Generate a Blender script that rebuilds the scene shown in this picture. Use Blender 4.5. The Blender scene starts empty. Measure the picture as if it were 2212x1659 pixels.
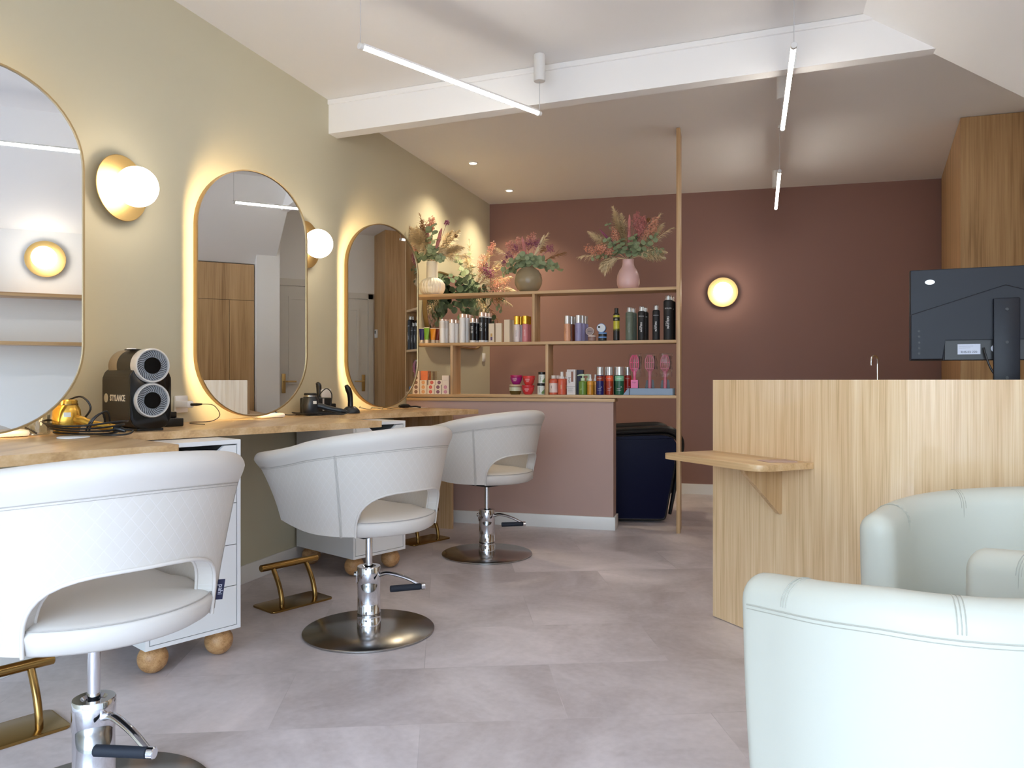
import bpy, bmesh, math, random
from mathutils import Vector, Matrix
PI = math.pi
sc = bpy.context.scene
COL = sc.collection
R = math.radians

# ------------------------------------------------------------------ helpers
def lin(c):
    c = c / 255.0
    return c / 12.92 if c <= 0.04045 else ((c + 0.055) / 1.055) ** 2.4

def rgb(r, g, b):
    return (lin(r), lin(g), lin(b), 1.0)

MATS = {}
def mat(name, col=(200, 200, 200), rough=0.5, metal=0.0, spec=0.5, emit=None, estr=0.0, trans=0.0, alpha=1.0, coat=0.0, sheen=0.0):
    if name in MATS:
        return MATS[name]
    m = bpy.data.materials.new(name); m.use_nodes = True
    b = m.node_tree.nodes['Principled BSDF']
    b.inputs['Base Color'].default_value = rgb(*col)
    b.inputs['Roughness'].default_value = rough
    b.inputs['Metallic'].default_value = metal
    b.inputs['Specular IOR Level'].default_value = spec
    b.inputs['Transmission Weight'].default_value = trans
    b.inputs['Alpha'].default_value = alpha
    b.inputs['Coat Weight'].default_value = coat
    b.inputs['Sheen Weight'].default_value = sheen
    if emit:
        b.inputs['Emission Color'].default_value = (emit[0], emit[1], emit[2], 1)
        b.inputs['Emission Strength'].default_value = estr
    MATS[name] = m
    return m

def nodes(m):
    return m.node_tree.nodes, m.node_tree.links, m.node_tree.nodes['Principled BSDF']

def wood(name, axis='Z', dark=(168, 128, 84), mid=(196, 157, 110), light=(214, 180, 136), rough=0.45, scale=1.0, coat=0.0, turn=0.0, fine=0.45, run=1.0):
    if name in MATS:
        return MATS[name]
    m = mat(name, mid, rough, coat=coat)
    N, L, B = nodes(m)
    tc = N.new('ShaderNodeTexCoord')
    mp = N.new('ShaderNodeMapping')
    lo, hi = 0.55 * run, 11.0 * scale
    s = {'X': (lo, hi, hi), 'Y': (hi, lo, hi), 'Z': (hi, hi, lo)}[axis]
    mp.inputs['Scale'].default_value = s
    src = tc.outputs['Object']
    if turn:
        vr = N.new('ShaderNodeVectorRotate'); vr.rotation_type = 'Z_AXIS'; vr.inputs['Angle'].default_value = R(turn)
        L.new(src, vr.inputs['Vector']); src = vr.outputs['Vector']
    L.new(src, mp.inputs['Vector'])
    n1 = N.new('ShaderNodeTexNoise'); n1.inputs['Scale'].default_value = 1.6; n1.inputs['Detail'].default_value = 5; n1.inputs['Distortion'].default_value = 0.35
    L.new(mp.outputs['Vector'], n1.inputs['Vector'])
    mp2 = N.new('ShaderNodeMapping')
    mp2.inputs['Scale'].default_value = tuple(v * (9 if v > 3 else 3.2) for v in s)
    L.new(src, mp2.inputs['Vector'])
    n2 = N.new('ShaderNodeTexNoise'); n2.inputs['Scale'].default_value = 1.3; n2.inputs['Detail'].default_value = 3
    L.new(mp2.outputs['Vector'], n2.inputs['Vector'])
    mx = N.new('ShaderNodeMix'); mx.data_type = 'FLOAT'; mx.inputs[0].default_value = fine
    L.new(n1.outputs['Fac'], mx.inputs[2]); L.new(n2.outputs['Fac'], mx.inputs[3])
    cr = N.new('ShaderNodeValToRGB')
    e = cr.color_ramp.elements
    e[0].position = 0.34; e[0].color = rgb(*dark)
    e[1].position = 0.66; e[1].color = rgb(*light)
    x = e.new(0.48); x.color = rgb(*mid)
    L.new(mx.outputs[0], cr.inputs['Fac'])
    L.new(cr.outputs['Color'], B.inputs['Base Color'])
    bp = N.new('ShaderNodeBump'); bp.inputs['Strength'].default_value = 0.06; bp.inputs['Distance'].default_value = 0.002
    L.new(n2.outputs['Fac'], bp.inputs['Height']); L.new(bp.outputs['Normal'], B.inputs['Normal'])
    return m

def paint(name, col, rough=0.6, var=0.035):
    """wall paint with a faint roller unevenness"""
    if name in MATS:
        return MATS[name]
    m = mat(name, col, rough, spec=0.3)
    N, L, B = nodes(m)
    tc = N.new('ShaderNodeTexCoord')
    n = N.new('ShaderNodeTexNoise'); n.inputs['Scale'].default_value = 260; n.inputs['Detail'].default_value = 2
    L.new(tc.outputs['Object'], n.inputs['Vector'])
    bp = N.new('ShaderNodeBump'); bp.inputs['Strength'].default_value = var; bp.inputs['Distance'].default_value = 0.002
    L.new(n.outputs['Fac'], bp.inputs['Height']); L.new(bp.outputs['Normal'], B.inputs['Normal'])
    return m

class MB:
    """collects shapes, then links them as ONE mesh object"""
    def __init__(s):
        s.bm = bmesh.new()
        s.uv = None
    def _x(s, vs, M):
        if M is not None:
            for v in vs:
                v.co = M @ v.co
    def box(s, x0, x1, y0, y1, z0, z1, bev=0.0, M=None, seg=2):
        vs = [s.bm.verts.new((x, y, z)) for x in (x0, x1) for y in (y0, y1) for z in (z0, z1)]
        idx = [(0, 1, 3, 2), (4, 6, 7, 5), (0, 4, 5, 1), (2, 3, 7, 6), (0, 2, 6, 4), (1, 5, 7, 3)]
        fs = [s.bm.faces.new([vs[i] for i in f]) for f in idx]
        if bev > 0:
            es = list({e for f in fs for e in f.edges})
            r = bmesh.ops.bevel(s.bm, geom=es, offset=bev, segments=seg, affect='EDGES', profile=0.5, clamp_overlap=True)
            vs = list({v for f in r['faces'] for v in f.verts} | {v for v in vs if v.is_valid} | {v for f in fs if f.is_valid for v in f.verts})
        s._x(vs, M)
        return s
    def prism(s, pts, h0, h1, axis='Z', M=None, bev=0.0):
        """polygon extruded along an axis; pts in the two other axes (XY, YZ for X, XZ for Y)"""
        def P(p, h):
            return {'Z': (p[0], p[1], h), 'X': (h, p[0], p[1]), 'Y': (p[0], h, p[1])}[axis]
        a = [s.bm.verts.new(P(p, h0)) for p in pts]
        b = [s.bm.verts.new(P(p, h1)) for p in pts]
        n = len(pts)
        fs = [s.bm.faces.new(a[::-1]), s.bm.faces.new(b)]
        for i in range(n):
            fs.append(s.bm.faces.new((a[i], a[(i + 1) % n], b[(i + 1) % n], b[i])))
        vs = a + b
        if bev > 0:
            es = list(set(fs[0].edges) | set(fs[1].edges))
            r = bmesh.ops.bevel(s.bm, geom=es, offset=bev, segments=2, affect='EDGES', profile=0.5, clamp_overlap=True)
            vs = list({v for f in r['faces'] for v in f.verts} | {v for f in fs if f.is_valid for v in f.verts})
        s._x(vs, M)
        return s
    def ring(s, outer, inner, h0, h1, axis='X', M=None):
        """tube-like ring between two outlines with the same number of points"""
        def P(p, h):
            return {'Z': (p[0], p[1], h), 'X': (h, p[0], p[1]), 'Y': (p[0], h, p[1])}[axis]
        A = [[s.bm.verts.new(P(p, h)) for p in o] for o, h in ((outer, h0), (outer, h1), (inner, h1), (inner, h0))]
        n = len(outer)
        for k in range(4):
            a, b = A[k], A[(k + 1) % 4]
            for i in range(n):
                s.bm.faces.new((a[i], a[(i + 1) % n], b[(i + 1) % n], b[i]))
        s._x([v for a in A for v in a], M)
        return s
    def lathe(s, prof, seg=32, M=None, close=True, rib=0, ribd=0.0):
        """profile [(r, z)...] turned about Z"""
        rows = []
        for (r, z) in prof:
            if r < 1e-6:
                rows.append([s.bm.verts.new((0, 0, z))])
            else:
                row = []
                for i in range(seg):
                    a = 2 * PI * i / seg
                    rr = r * (1 + ribd * abs(math.sin(rib * a / 2))) if rib else r
                    row.append(s.bm.verts.new((rr * math.cos(a), rr * math.sin(a), z)))
                rows.append(row)
        for a, b in zip(rows, rows[1:]):
            if len(a) == 1 and len(b) == 1:
                continue
            for i in range(seg):
                j = (i + 1) % seg
                if len(a) == 1:
                    s.bm.faces.new((a[0], b[j], b[i]))
                elif len(b) == 1:
                    s.bm.faces.new((a[i], a[j], b[0]))
                else:
                    s.bm.faces.new((a[i], a[j], b[j], b[i]))
        if close:
            if len(rows[0]) > 1: s.bm.faces.new(rows[0][::-1])
            if len(rows[-1]) > 1: s.bm.faces.new(rows[-1])
        s._x([v for r in rows for v in r], M)
        return s
    def cyl(s, r, z0, z1, seg=24, M=None, bev=0.0):
        if bev > 0:
            return s.lathe([(r - bev, z0), (r, z0 + bev), (r, z1 - bev), (r - bev, z1)], seg, M)
        return s.lathe([(r, z0), (r, z1)], seg, M)
    def sphere(s, c, r, seg=20, rings=12, M=None, sz=1.0):
        pr = [(r * math.sin(PI * i / rings), c[2] - r * sz * math.cos(PI * i / rings)) for i in range(rings + 1)]
        pr[0] = (0, pr[0][1]); pr[-1] = (0, pr[-1][1])
        T = Matrix.Translation((c[0], c[1], 0))
        return s.lathe(pr, seg, (M @ T) if M is not None else T, close=False)
    def tube(s, pts, r, seg=8, closed=False, flat=1.0, smooth=True):
        """round tube along points; r a number or one per point"""
        P = [Vector(p) for p in pts]
        if smooth and len(P) > 2:
            P, r = spline(P, r, closed)
        n = len(P)
        up = Vector((0, 0, 1)); rows = []
        prev = None
        for i in range(n):
            a = P[(i - 1) % n] if (closed or i > 0) else P[i]
            b = P[(i + 1) % n] if (closed or i < n - 1) else P[i]
            d = (b - a)
            d = d.normalized() if d.length > 1e-9 else Vector((0, 0, 1))
            if prev is None:
                u = d.cross(up)
                if u.length < 1e-3: u = d.cross(Vector((1, 0, 0)))
                u.normalize()
            else:
                u = prev - d * prev.dot(d)
                u = u.normalized() if u.length > 1e-6 else d.cross(up).normalized()
            prev = u
            w = d.cross(u)
            rr = r[i] if isinstance(r, (list, tuple)) else r
            rows.append([s.bm.verts.new(P[i] + u * (rr * math.cos(2 * PI * k / seg)) + w * (rr * flat * math.sin(2 * PI * k / seg))) for k in range(seg)])
        for i in range(n if closed else n - 1):
            a, b = rows[i], rows[(i + 1) % n]
            for k in range(seg):
                s.bm.faces.new((a[k], a[(k + 1) % seg], b[(k + 1) % seg], b[k]))
        if not closed:
            s.bm.faces.new(rows[0][::-1]); s.bm.faces.new(rows[-1])
        return s
    def tri(s, a, b, c):
        s.bm.faces.new([s.bm.verts.new(p) for p in (a, b, c)])
    def poly(s, pts):
        s.bm.faces.new([s.bm.verts.new(p) for p in pts])
    def text(s, txt, size, M, extrude=0.0004, wrap=None, align='CENTER', bold=0.0, sx=1.0):
        """lettering as mesh in the local XY plane, then moved by M. wrap=r bends it about a vertical cylinder"""
        cu = bpy.data.curves.new('t', 'FONT'); cu.body = txt; cu.size = size; cu.align_x = align; cu.align_y = 'CENTER'
        cu.extrude = extrude; cu.offset = bold; cu.resolution_u = 2
        ob = bpy.data.objects.new('t', cu); COL.objects.link(ob)
        dg = bpy.context.evaluated_depsgraph_get()
        me = ob.evaluated_get(dg).to_mesh()
        vs = []
        for v in me.vertices:
            x, y, z = v.co
            vs.append(s.bm.verts.new(M(Vector((x * sx, y, z))) if callable(M) else M @ Vector((x * sx, y, z))))
        for p in me.polygons:
            try: s.bm.faces.new([vs[i] for i in p.vertices])
            except ValueError: pass
        ob.evaluated_get(dg).to_mesh_clear()
        bpy.data.objects.remove(ob); bpy.data.curves.remove(cu)
        return s
    def build(s, name, m, parent=None, loc=None, rotz=0.0, smooth=40, fix=True, keepuv=False):
        if fix:
            bmesh.ops.recalc_face_normals(s.bm, faces=s.bm.faces[:])
        me = bpy.data.meshes.new(name)
        s.bm.to_mesh(me); s.bm.free()
        if smooth:
            me.polygons.foreach_set('use_smooth', [True] * len(me.polygons))
            try: me.set_sharp_from_angle(angle=R(smooth))
            except Exception: pass
        me.materials.append(m)
        o = bpy.data.objects.new(name, me); COL.objects.link(o)
        if parent is not None: o.parent = parent
        if loc is not None: o.location = loc
        o.rotation_euler = (0, 0, rotz)
        return o

def spline(P, r, closed):
    """Catmull-Rom resample"""
    n = len(P); out = []; rad = []
    isl = isinstance(r, (list, tuple))
    sub = 6
    for i in range(n if closed else n - 1):
        p0 = P[(i - 1) % n] if (closed or i > 0) else P[i]
        p1, p2 = P[i], P[(i + 1) % n]
        p3 = P[(i + 2) % n] if (closed or i < n - 2) else p2
        for k in range(sub):
            t = k / sub
            out.append(0.5 * ((2 * p1) + (-p0 + p2) * t + (2 * p0 - 5 * p1 + 4 * p2 - p3) * t * t + (-p0 + 3 * p1 - 3 * p2 + p3) * t ** 3))
            if isl: rad.append(r[i] * (1 - t) + r[(i + 1) % n] * t)
    if not closed:
        out.append(P[-1])
        if isl: rad.append(r[-1])
    return out, (rad if isl else r)

def tag(o, label=None, cat=None, group=None, kind=None):
    if label: o['label'] = label
    if cat: o['category'] = cat
    if group: o['group'] = group
    if kind: o['kind'] = kind
    return o

def thing(name, label, cat, loc=(0, 0, 0), rotz=0.0, group=None):
    o = bpy.data.objects.new(name, None); COL.objects.link(o)
    o.empty_display_size = 0.05
    o.location = loc; o.rotation_euler = (0, 0, rotz)
    return tag(o, label, cat, group)

def struct(mb, name, m, **k):
    o = mb.build(name, m, **k); o['kind'] = 'structure'
    return o

def dup(root, loc, rotz=None, label=None, group=None):
    r = root.copy(); COL.objects.link(r); r.location = loc
    if rotz is not None: r.rotation_euler = (0, 0, rotz)
    if label: r['label'] = label
    if group: r['group'] = group
    for ch in list(root.children):
        c = ch.copy(); COL.objects.link(c); c.parent = r
        for g in list(ch.children):
            d = g.copy(); COL.objects.link(d); d.parent = c
    return r

def rot(ax, deg):
    return Matrix.Rotation(R(deg), 4, ax)
def tr(x, y, z):
    return Matrix.Translation((x, y, z))

# ------------------------------------------------------------------ materials
OAKZ = wood('oak_upright', 'Z', dark=(172, 136, 96), mid=(200, 164, 120), light=(218, 188, 148))
OAKX = wood('oak_along_x', 'X', dark=(172, 136, 96), mid=(200, 164, 120), light=(218, 188, 148))
OAKY = wood('oak_along_y', 'Y', rough=0.33)
OAKD = wood('oak_desk', 'Y', dark=(182, 144, 100), mid=(206, 168, 122), light=(222, 190, 148), rough=0.3, turn=-23.5, fine=0.3)
OAKS = wood('oak_side_shelf', 'X', dark=(186, 148, 104), mid=(210, 174, 128), light=(226, 196, 154), rough=0.3, turn=46, fine=0.3)
OAKCAB = wood('oak_cabinet', 'Z', dark=(150, 114, 72), mid=(184, 146, 100), light=(202, 166, 120))
BALL = wood('beech_ball', 'X', dark=(150, 108, 66), mid=(186, 140, 92), light=(206, 164, 116), scale=2.5)
BEIGE = paint('beige_paint', (200, 194, 170))
MAUVE = paint('mauve_paint', (146, 112, 102))
WHITEP = paint('white_paint', (246, 245, 243))
CEILP = paint('ceiling_paint', (240, 238, 236))
SKIRT = mat('white_gloss', (236, 235, 232), 0.35)
CHROME = mat('chrome', (225, 228, 235), 0.06, 1.0)
STEEL = mat('brushed_steel', (172, 170, 168), 0.24, 1.0)
GOLD = mat('brass', (158, 126, 74), 0.24, 1.0)
GOLDM = mat('brass_matt', (200, 170, 112), 0.4, 1.0)
LEATHER = mat('leather_plain', (212, 206, 200), 0.5)
BLACK = mat('black_plastic', (16, 16, 18), 0.35)
BLACKM = mat('black_matt', (22, 22, 24), 0.6)
RUBBER = mat('rubber_grip', (24, 30, 42), 0.7)
WHITE = mat('white_laminate', (238, 238, 238), 0.35)
MIRROR = mat('mirror_glass', (226, 228, 230), 0.01, 1.0)
GLOW = mat('opal_globe_lit', (255, 250, 240), 0.4, emit=(1.0, 0.88, 0.72), estr=9.0)
LED = mat('led_tube_lit', (255, 240, 220), 0.4, emit=(1.0, 0.94, 0.86), estr=34.0)
STRIP = mat('led_strip_lit', (255, 225, 170), 0.4, emit=(1.0, 0.72, 0.38), estr=26.0)
SPOT = mat('spot_lens_lit', (255, 240, 215), 0.4, emit=(1.0, 0.86, 0.62), estr=14.0)
CORD = mat('black_cord', (18, 16, 18), 0.45)
NAVY = mat('navy_leatherette', (5, 10, 42), 0.5, spec=0.2)
FRAMEM = mat('mirror_frame_brass', (172, 148, 108), 0.42, 1.0)
PVC = mat('armchair_white', (201, 201, 189), 0.45)
SEAM = mat('seam_thread', (176, 170, 164), 0.6)
SEAMW = mat('seam_white', (176, 174, 162), 0.6)

def floor_mat():
    m = mat('vinyl_floor', (150, 138, 132), 0.34, spec=0.45)
    N, L, B = nodes(m)
    tc = N.new('ShaderNodeTexCoord')
    br = N.new('ShaderNodeTexBrick'); br.offset = 0.5
    br.inputs['Scale'].default_value = 1.0; br.inputs['Brick Width'].default_value = 0.92; br.inputs['Row Height'].default_value = 0.46
    br.inputs['Mortar Size'].default_value = 0.0012; br.inputs['Mortar Smooth'].default_value = 0.1; br.inputs['Bias'].default_value = 0.0
    br.inputs['Color1'].default_value = (0.42, 0.42, 0.42, 1); br.inputs['Color2'].default_value = (0.58, 0.58, 0.58, 1); br.inputs['Mortar'].default_value = (0.3, 0.3, 0.3, 1)
    mr = N.new('ShaderNodeMapping'); mr.inputs['Rotation'].default_value = (0, 0, R(-23))
    L.new(tc.outputs['Object'], mr.inputs['Vector']); L.new(mr.outputs['Vector'], br.inputs['Vector'])
    n1 = N.new('ShaderNodeTexNoise'); n1.inputs['Scale'].default_value = 1.7; n1.inputs['Detail'].default_value = 8; n1.inputs['Roughness'].default_value = 0.60; n1.inputs['Distortion'].default_value = 0.6
    # every tile shifts the cloud pattern so that the tiles read as separate pieces
    vm = N.new('ShaderNodeVectorMath'); vm.operation = 'MULTIPLY_ADD'
    L.new(br.outputs['Color'], vm.inputs[0]); vm.inputs[1].default_value = (9, 5, 3); L.new(mr.outputs['Vector'], vm.inputs[2])
    L.new(vm.outputs[0], n1.inputs['Vector'])
    n2 = N.new('ShaderNodeTexNoise'); n2.inputs['Scale'].default_value = 38; n2.inputs['Detail'].default_value = 6
    L.new(tc.outputs['Object'], n2.inputs['Vector'])
    mx = N.new('ShaderNodeMix'); mx.data_type = 'FLOAT'; mx.inputs[0].default_value = 0.14
    L.new(n1.outputs['Fac'], mx.inputs[2]); L.new(n2.outputs['Fac'], mx.inputs[3])
    cr = N.new('ShaderNodeValToRGB'); e = cr.color_ramp.elements
    e[0].position = 0.30; e[0].color = rgb(166, 154, 152)
    e[1].position = 0.70; e[1].color = rgb(232, 221, 222)
    x = e.new(0.5); x.color = rgb(203, 193, 193)
    L.new(mx.outputs[0], cr.inputs['Fac'])
    mm = N.new('ShaderNodeMix'); mm.data_type = 'RGBA'; mm.blend_type = 'MULTIPLY'; mm.inputs[0].default_value = 0.3
    L.new(cr.outputs['Color'], mm.inputs[6]); 
    ml = N.new('ShaderNodeMath'); ml.operation = 'MULTIPLY'; ml.inputs[1].default_value = 2.0
    L.new(br.outputs['Color'], ml.inputs[0]); L.new(ml.outputs[0], mm.inputs[7])
    L.new(mm.outputs[2], B.inputs['Base Color'])
    rr = N.new('ShaderNodeMapRange'); rr.inputs[3].default_value = 0.28; rr.inputs[4].default_value = 0.46
    L.new(n1.outputs['Fac'], rr.inputs[0]); L.new(rr.outputs[0], B.inputs['Roughness'])
    bp = N.new('ShaderNodeBump'); bp.inputs['Strength'].default_value = 0.05; bp.inputs['Distance'].default_value = 0.003
    L.new(n2.outputs['Fac'], bp.inputs['Height']); L.new(bp.outputs['Normal'], B.inputs['Normal'])
    return m

def quilt_mat():
    """pale leather with an embossed diamond pattern laid over its UVs (metres)"""
    m = mat('leather_quilted', (212, 206, 200), 0.5)
    N, L, B = nodes(m)
    uv = N.new('ShaderNodeUVMap')
    sp = N.new('ShaderNodeSeparateXYZ'); L.new(uv.outputs['UV'], sp.inputs[0])
    outs = []
    for sgn in (1, -1):
        a = N.new('ShaderNodeMath'); a.operation = 'MULTIPLY_ADD'; a.inputs[1].default_value = sgn * 1.5
        L.new(sp.outputs['X'], a.inputs[0]); L.new(sp.outputs['Y'], a.inputs[2])
        b = N.new('ShaderNodeMath'); b.operation = 'MULTIPLY'; b.inputs[1].default_value = 23.0
        L.new(a.outputs[0], b.inputs[0])
        f = N.new('ShaderNodeMath'); f.operation = 'PINGPONG'; f.inputs[1].default_value = 0.5
        L.new(b.outputs[0], f.inputs[0])
        g = N.new('ShaderNodeMapRange'); g.inputs[1].default_value = 0.0; g.inputs[2].default_value = 0.07; g.inputs[3].default_value = 1.0; g.inputs[4].default_value = 0.0
        L.new(f.outputs[0], g.inputs[0]); outs.append(g)
    mx = N.new('ShaderNodeMath'); mx.operation = 'MAXIMUM'
    L.new(outs[0].outputs[0], mx.inputs[0]); L.new(outs[1].outputs[0], mx.inputs[1])
    c = N.new('ShaderNodeMix'); c.data_type = 'RGBA'
    c.inputs[6].default_value = rgb(211, 205, 198); c.inputs[7].default_value = rgb(216, 211, 206)
    L.new(mx.outputs[0], c.inputs[0]); L.new(c.outputs[2], B.inputs['Base Color'])
    bp = N.new('ShaderNodeBump'); bp.inputs['Strength'].default_value = 0.16; bp.inputs['Distance'].default_value = 0.001; bp.invert = True
    L.new(mx.outputs[0], bp.inputs['Height']); L.new(bp.outputs['Normal'], B.inputs['Normal'])
    return m
FLOOR = floor_mat(); QUILT = quilt_mat()

def clear_mat(name, tint=(1, 1, 1), amount=0.14, rough=0.12):
    m = bpy.data.materials.new(name); m.use_nodes = True
    N, L = m.node_tree.nodes, m.node_tree.links
    N.clear()
    o = N.new('ShaderNodeOutputMaterial'); t = N.new('ShaderNodeBsdfTransparent'); g = N.new('ShaderNodeBsdfGlossy'); mx = N.new('ShaderNodeMixShader')
    t.inputs[0].default_value = (*tint, 1); g.inputs['Roughness'].default_value = rough
    lw = N.new('ShaderNodeLayerWeight'); lw.inputs[0].default_value = 0.25
    ad = N.new('ShaderNodeMath'); ad.operation = 'MULTIPLY_ADD'; ad.inputs[1].default_value = 0.6; ad.inputs[2].default_value = amount
    L.new(lw.outputs['Fresnel'], ad.inputs[0]); L.new(ad.outputs[0], mx.inputs[0])
    L.new(t.outputs[0], mx.inputs[1]); L.new(g.outputs[0], mx.inputs[2]); L.new(mx.outputs[0], o.inputs[0])
    MATS[name] = m
    return m
FILM = clear_mat('clear_film', (0.98, 0.97, 0.97), 0.02, 0.25)
CLEAR = clear_mat('clear_glass', (0.95, 0.96, 0.96), 0.06, 0.03)
ACRYL = clear_mat('smoked_acrylic', (0.86, 0.82, 0.78), 0.08, 0.05)
# ------------------------------------------------------------------ the room
CZ = 2.815
BW = [(0.0, 7.22), (4.7, 7.55)]
struct(MB().box(-0.1, 4.75, -2.75, 7.75, -0.06, 0.0), 'floor', FLOOR, smooth=0)
struct(MB().box(-0.1, 4.75, -2.75, 7.75, CZ, CZ + 0.08), 'ceiling', CEILP, smooth=0)
struct(MB().box(-0.1, 0.0, -2.75, 7.75, 0.0, CZ), 'wall_left', BEIGE, smooth=0)
struct(MB().prism([(0.0, 7.22), (4.75, 7.553), (4.75, 7.7), (0.0, 7.7)], 0.0, CZ), 'wall_back', MAUVE, smooth=0)
struct(MB().box(3.97, 4.1, -2.6, 2.46, 0.0, 2.3), 'wall_right', WHITEP, smooth=0)
struct(MB().box(4.62, 4.75, -2.75, 7.75, 0.0, CZ), 'light_seal_right', WHITEP, smooth=0)  # unseen outer shell, added to stop sky light leaking in
struct(MB().box(4.27, 4.4, 4.0, 5.85, 0.0, CZ), 'wall_right_rear', WHITEP, smooth=0)
struct(MB().box(3.85, 4.28, 3.885, 4.1, 0.0, CZ), 'trim_1', WHITEP, smooth=0)
struct(MB().prism([(3.04, CZ), (3.965, 2.19), (4.62, 2.19), (4.62, CZ)], -2.6, 4.07, axis='Y'), 'ceiling_slope', WHITEP, smooth=0)
b = MB().prism([(0.0, 4.224), (3.76, 3.985), (3.76, 4.055), (0.0, 4.324)], 2.605, CZ)
b.prism([(0.0, 4.212), (3.10, 4.012), (3.10, 4.03), (0.0, 4.228)], CZ - 0.032, CZ, bev=0.005)
struct(b, 'trim_2', WHITEP, smooth=0)
# front wall: the shop window the daylight comes through (behind the camera)
FY = -2.6
f = MB().box(0.0, 0.15, FY - 0.15, FY, 0, CZ).box(4.2, 4.65, FY - 0.15, FY, 0, CZ).box(0.15, 4.2, FY - 0.15, FY, 2.72, CZ).box(0.15, 4.2, FY - 0.15, FY, 0, 0.10)
struct(f, 'wall_front', WHITEP, smooth=0)
w = MB()
for x in (0.15, 1.48, 2.85, 4.15):
    w.box(x, x + 0.05, FY - 0.10, FY - 0.03, 0.10, 2.72)
w.box(0.15, 4.2, FY - 0.10, FY - 0.03, 0.10, 0.15).box(0.15, 4.2, FY - 0.10, FY - 0.03, 2.67, 2.72).box(0.15, 4.2, FY - 0.10, FY - 0.03, 2.12, 2.16)
struct(w, 'window_1', mat('window_frame', (60, 62, 66), 0.4), smooth=0)
# skirting
struct(MB().box(0.0, 0.014, -2.6, 5.30, 0.0, 0.095, bev=0.003), 'baseboard_left', SKIRT)
struct(MB().prism([(0.0, 7.205), (4.0, 7.486), (4.0, 7.50), (0.0, 7.22)], 0.0, 0.095), 'baseboard_back', SKIRT, smooth=0)

# doors in the right-hand wall (seen in the mirrors)
DOORM = mat('door_gloss', (226, 223, 216), 0.4)
for k, (y0, y1, hy) in enumerate(((4.16, 4.84, 4.22), (5.02, 5.72, 5.66))):
    cs = MB().box(4.25, 4.275, y0 - 0.06, y0, 0, 2.10).box(4.25, 4.275, y1, y1 + 0.06, 0, 2.10).box(4.25, 4.275, y0 - 0.06, y1 + 0.06, 2.04, 2.11)
    struct(cs, 'trim_%d' % (3 + k), DOORM, smooth=0)
    d = MB().box(4.262, 4.30, y0 + 0.003, y1 - 0.003, 0.005, 2.037)
    dr = struct(d, 'door_%d' % (k + 1), DOORM, smooth=0)
    for z0, z1 in ((0.15, 0.86), (1.02, 1.93)):
        o = [(y0 + 0.11, z0), (y1 - 0.11, z0), (y1 - 0.11, z1), (y0 + 0.11, z1)]
        i = [(y0 + 0.14, z0 + 0.03), (y1 - 0.14, z0 + 0.03), (y1 - 0.14, z1 - 0.03), (y0 + 0.14, z1 - 0.03)]
        MB().ring(o, i, 4.252, 4.263).build('panel_moulding', DOORM, dr, smooth=0)
    s = 1 if k == 0 else -1
    h = MB().box(4.252, 4.262, hy - 0.02, hy + 0.02, 0.93, 1.13, bev=0.004)
    h.tube([(4.255, hy, 1.05), (4.215, hy, 1.05), (4.21, hy + s * 0.02, 1.05), (4.21, hy + s * 0.12, 1.05)], 0.009)
    h.build('door_handle', GOLDM, dr)

# built-in oak wardrobe in the right wall under the slope
wr = thing('built_in_wardrobe', 'built-in oak wardrobe under the sloped ceiling, seen in the middle mirror', 'wardrobe', (3.95, 0, 0))
MB().box(0.02, 0.6, 2.47, 3.88, 0.0, 2.185).build('body', BLACKM, wr, smooth=0)  # black instead of oak: paints shade into the gaps between the doors
MB().box(0.0, 0.018, 2.472, 3.878, 1.836, 2.182).build('top_panel', OAKCAB, wr, smooth=0)
for (y0, y1, ky) in ((2.472, 3.064, 2.99), (3.068, 3.648, 3.585), (3.652, 3.878, 3.71)):
    dd = MB().box(0.0, 0.018, y0, y1, 0.06, 1.832).build('door', OAKCAB, wr, smooth=0)
    MB().sphere((-0.018, ky, 1.03), 0.013, 12, 8).build('knob', GOLDM, dd)

# white display boards on the right wall by the entrance (seen in the nearest mirror)
for z, nm in ((1.70, 'upper'), (1.345, 'lower')):
    o = MB().box(3.77, 3.969, 0.75, 2.2, z - 0.025, z, bev=0.001).build('wall_shelf', OAKY)
    tag(o, '%s oak wall shelf reflected in the nearest mirror' % nm, 'shelf', 'oak wall shelves by the entrance')

# tall oak cupboard in the far right corner
tc_ = thing('tall_cabinet', 'ceiling-high oak cabinet in the far right corner behind the monitor', 'cabinet', (3.84, 5.80, 0))
MB().prism([(0.0, 0.0), (0.215, 1.66), (0.76, 1.66), (0.76, 0.0)], 0.0, CZ - 0.003).build('body', OAKCAB, tc_, smooth=0)
t = thing('wall_thermostat', 'white wall thermostat on the oak panel, seen in the farthest mirror', 'thermostat', (4.15, 5.797, 1.62))
MB().box(-0.035, 0.035, -0.022, 0, -0.05, 0.05, bev=0.004).build('housing', WHITE, t)
MB().box(-0.02, 0.02, -0.0235, -0.021, 0.0, 0.035).build('display', mat('lcd', (70, 76, 72), 0.2), t)

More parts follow.
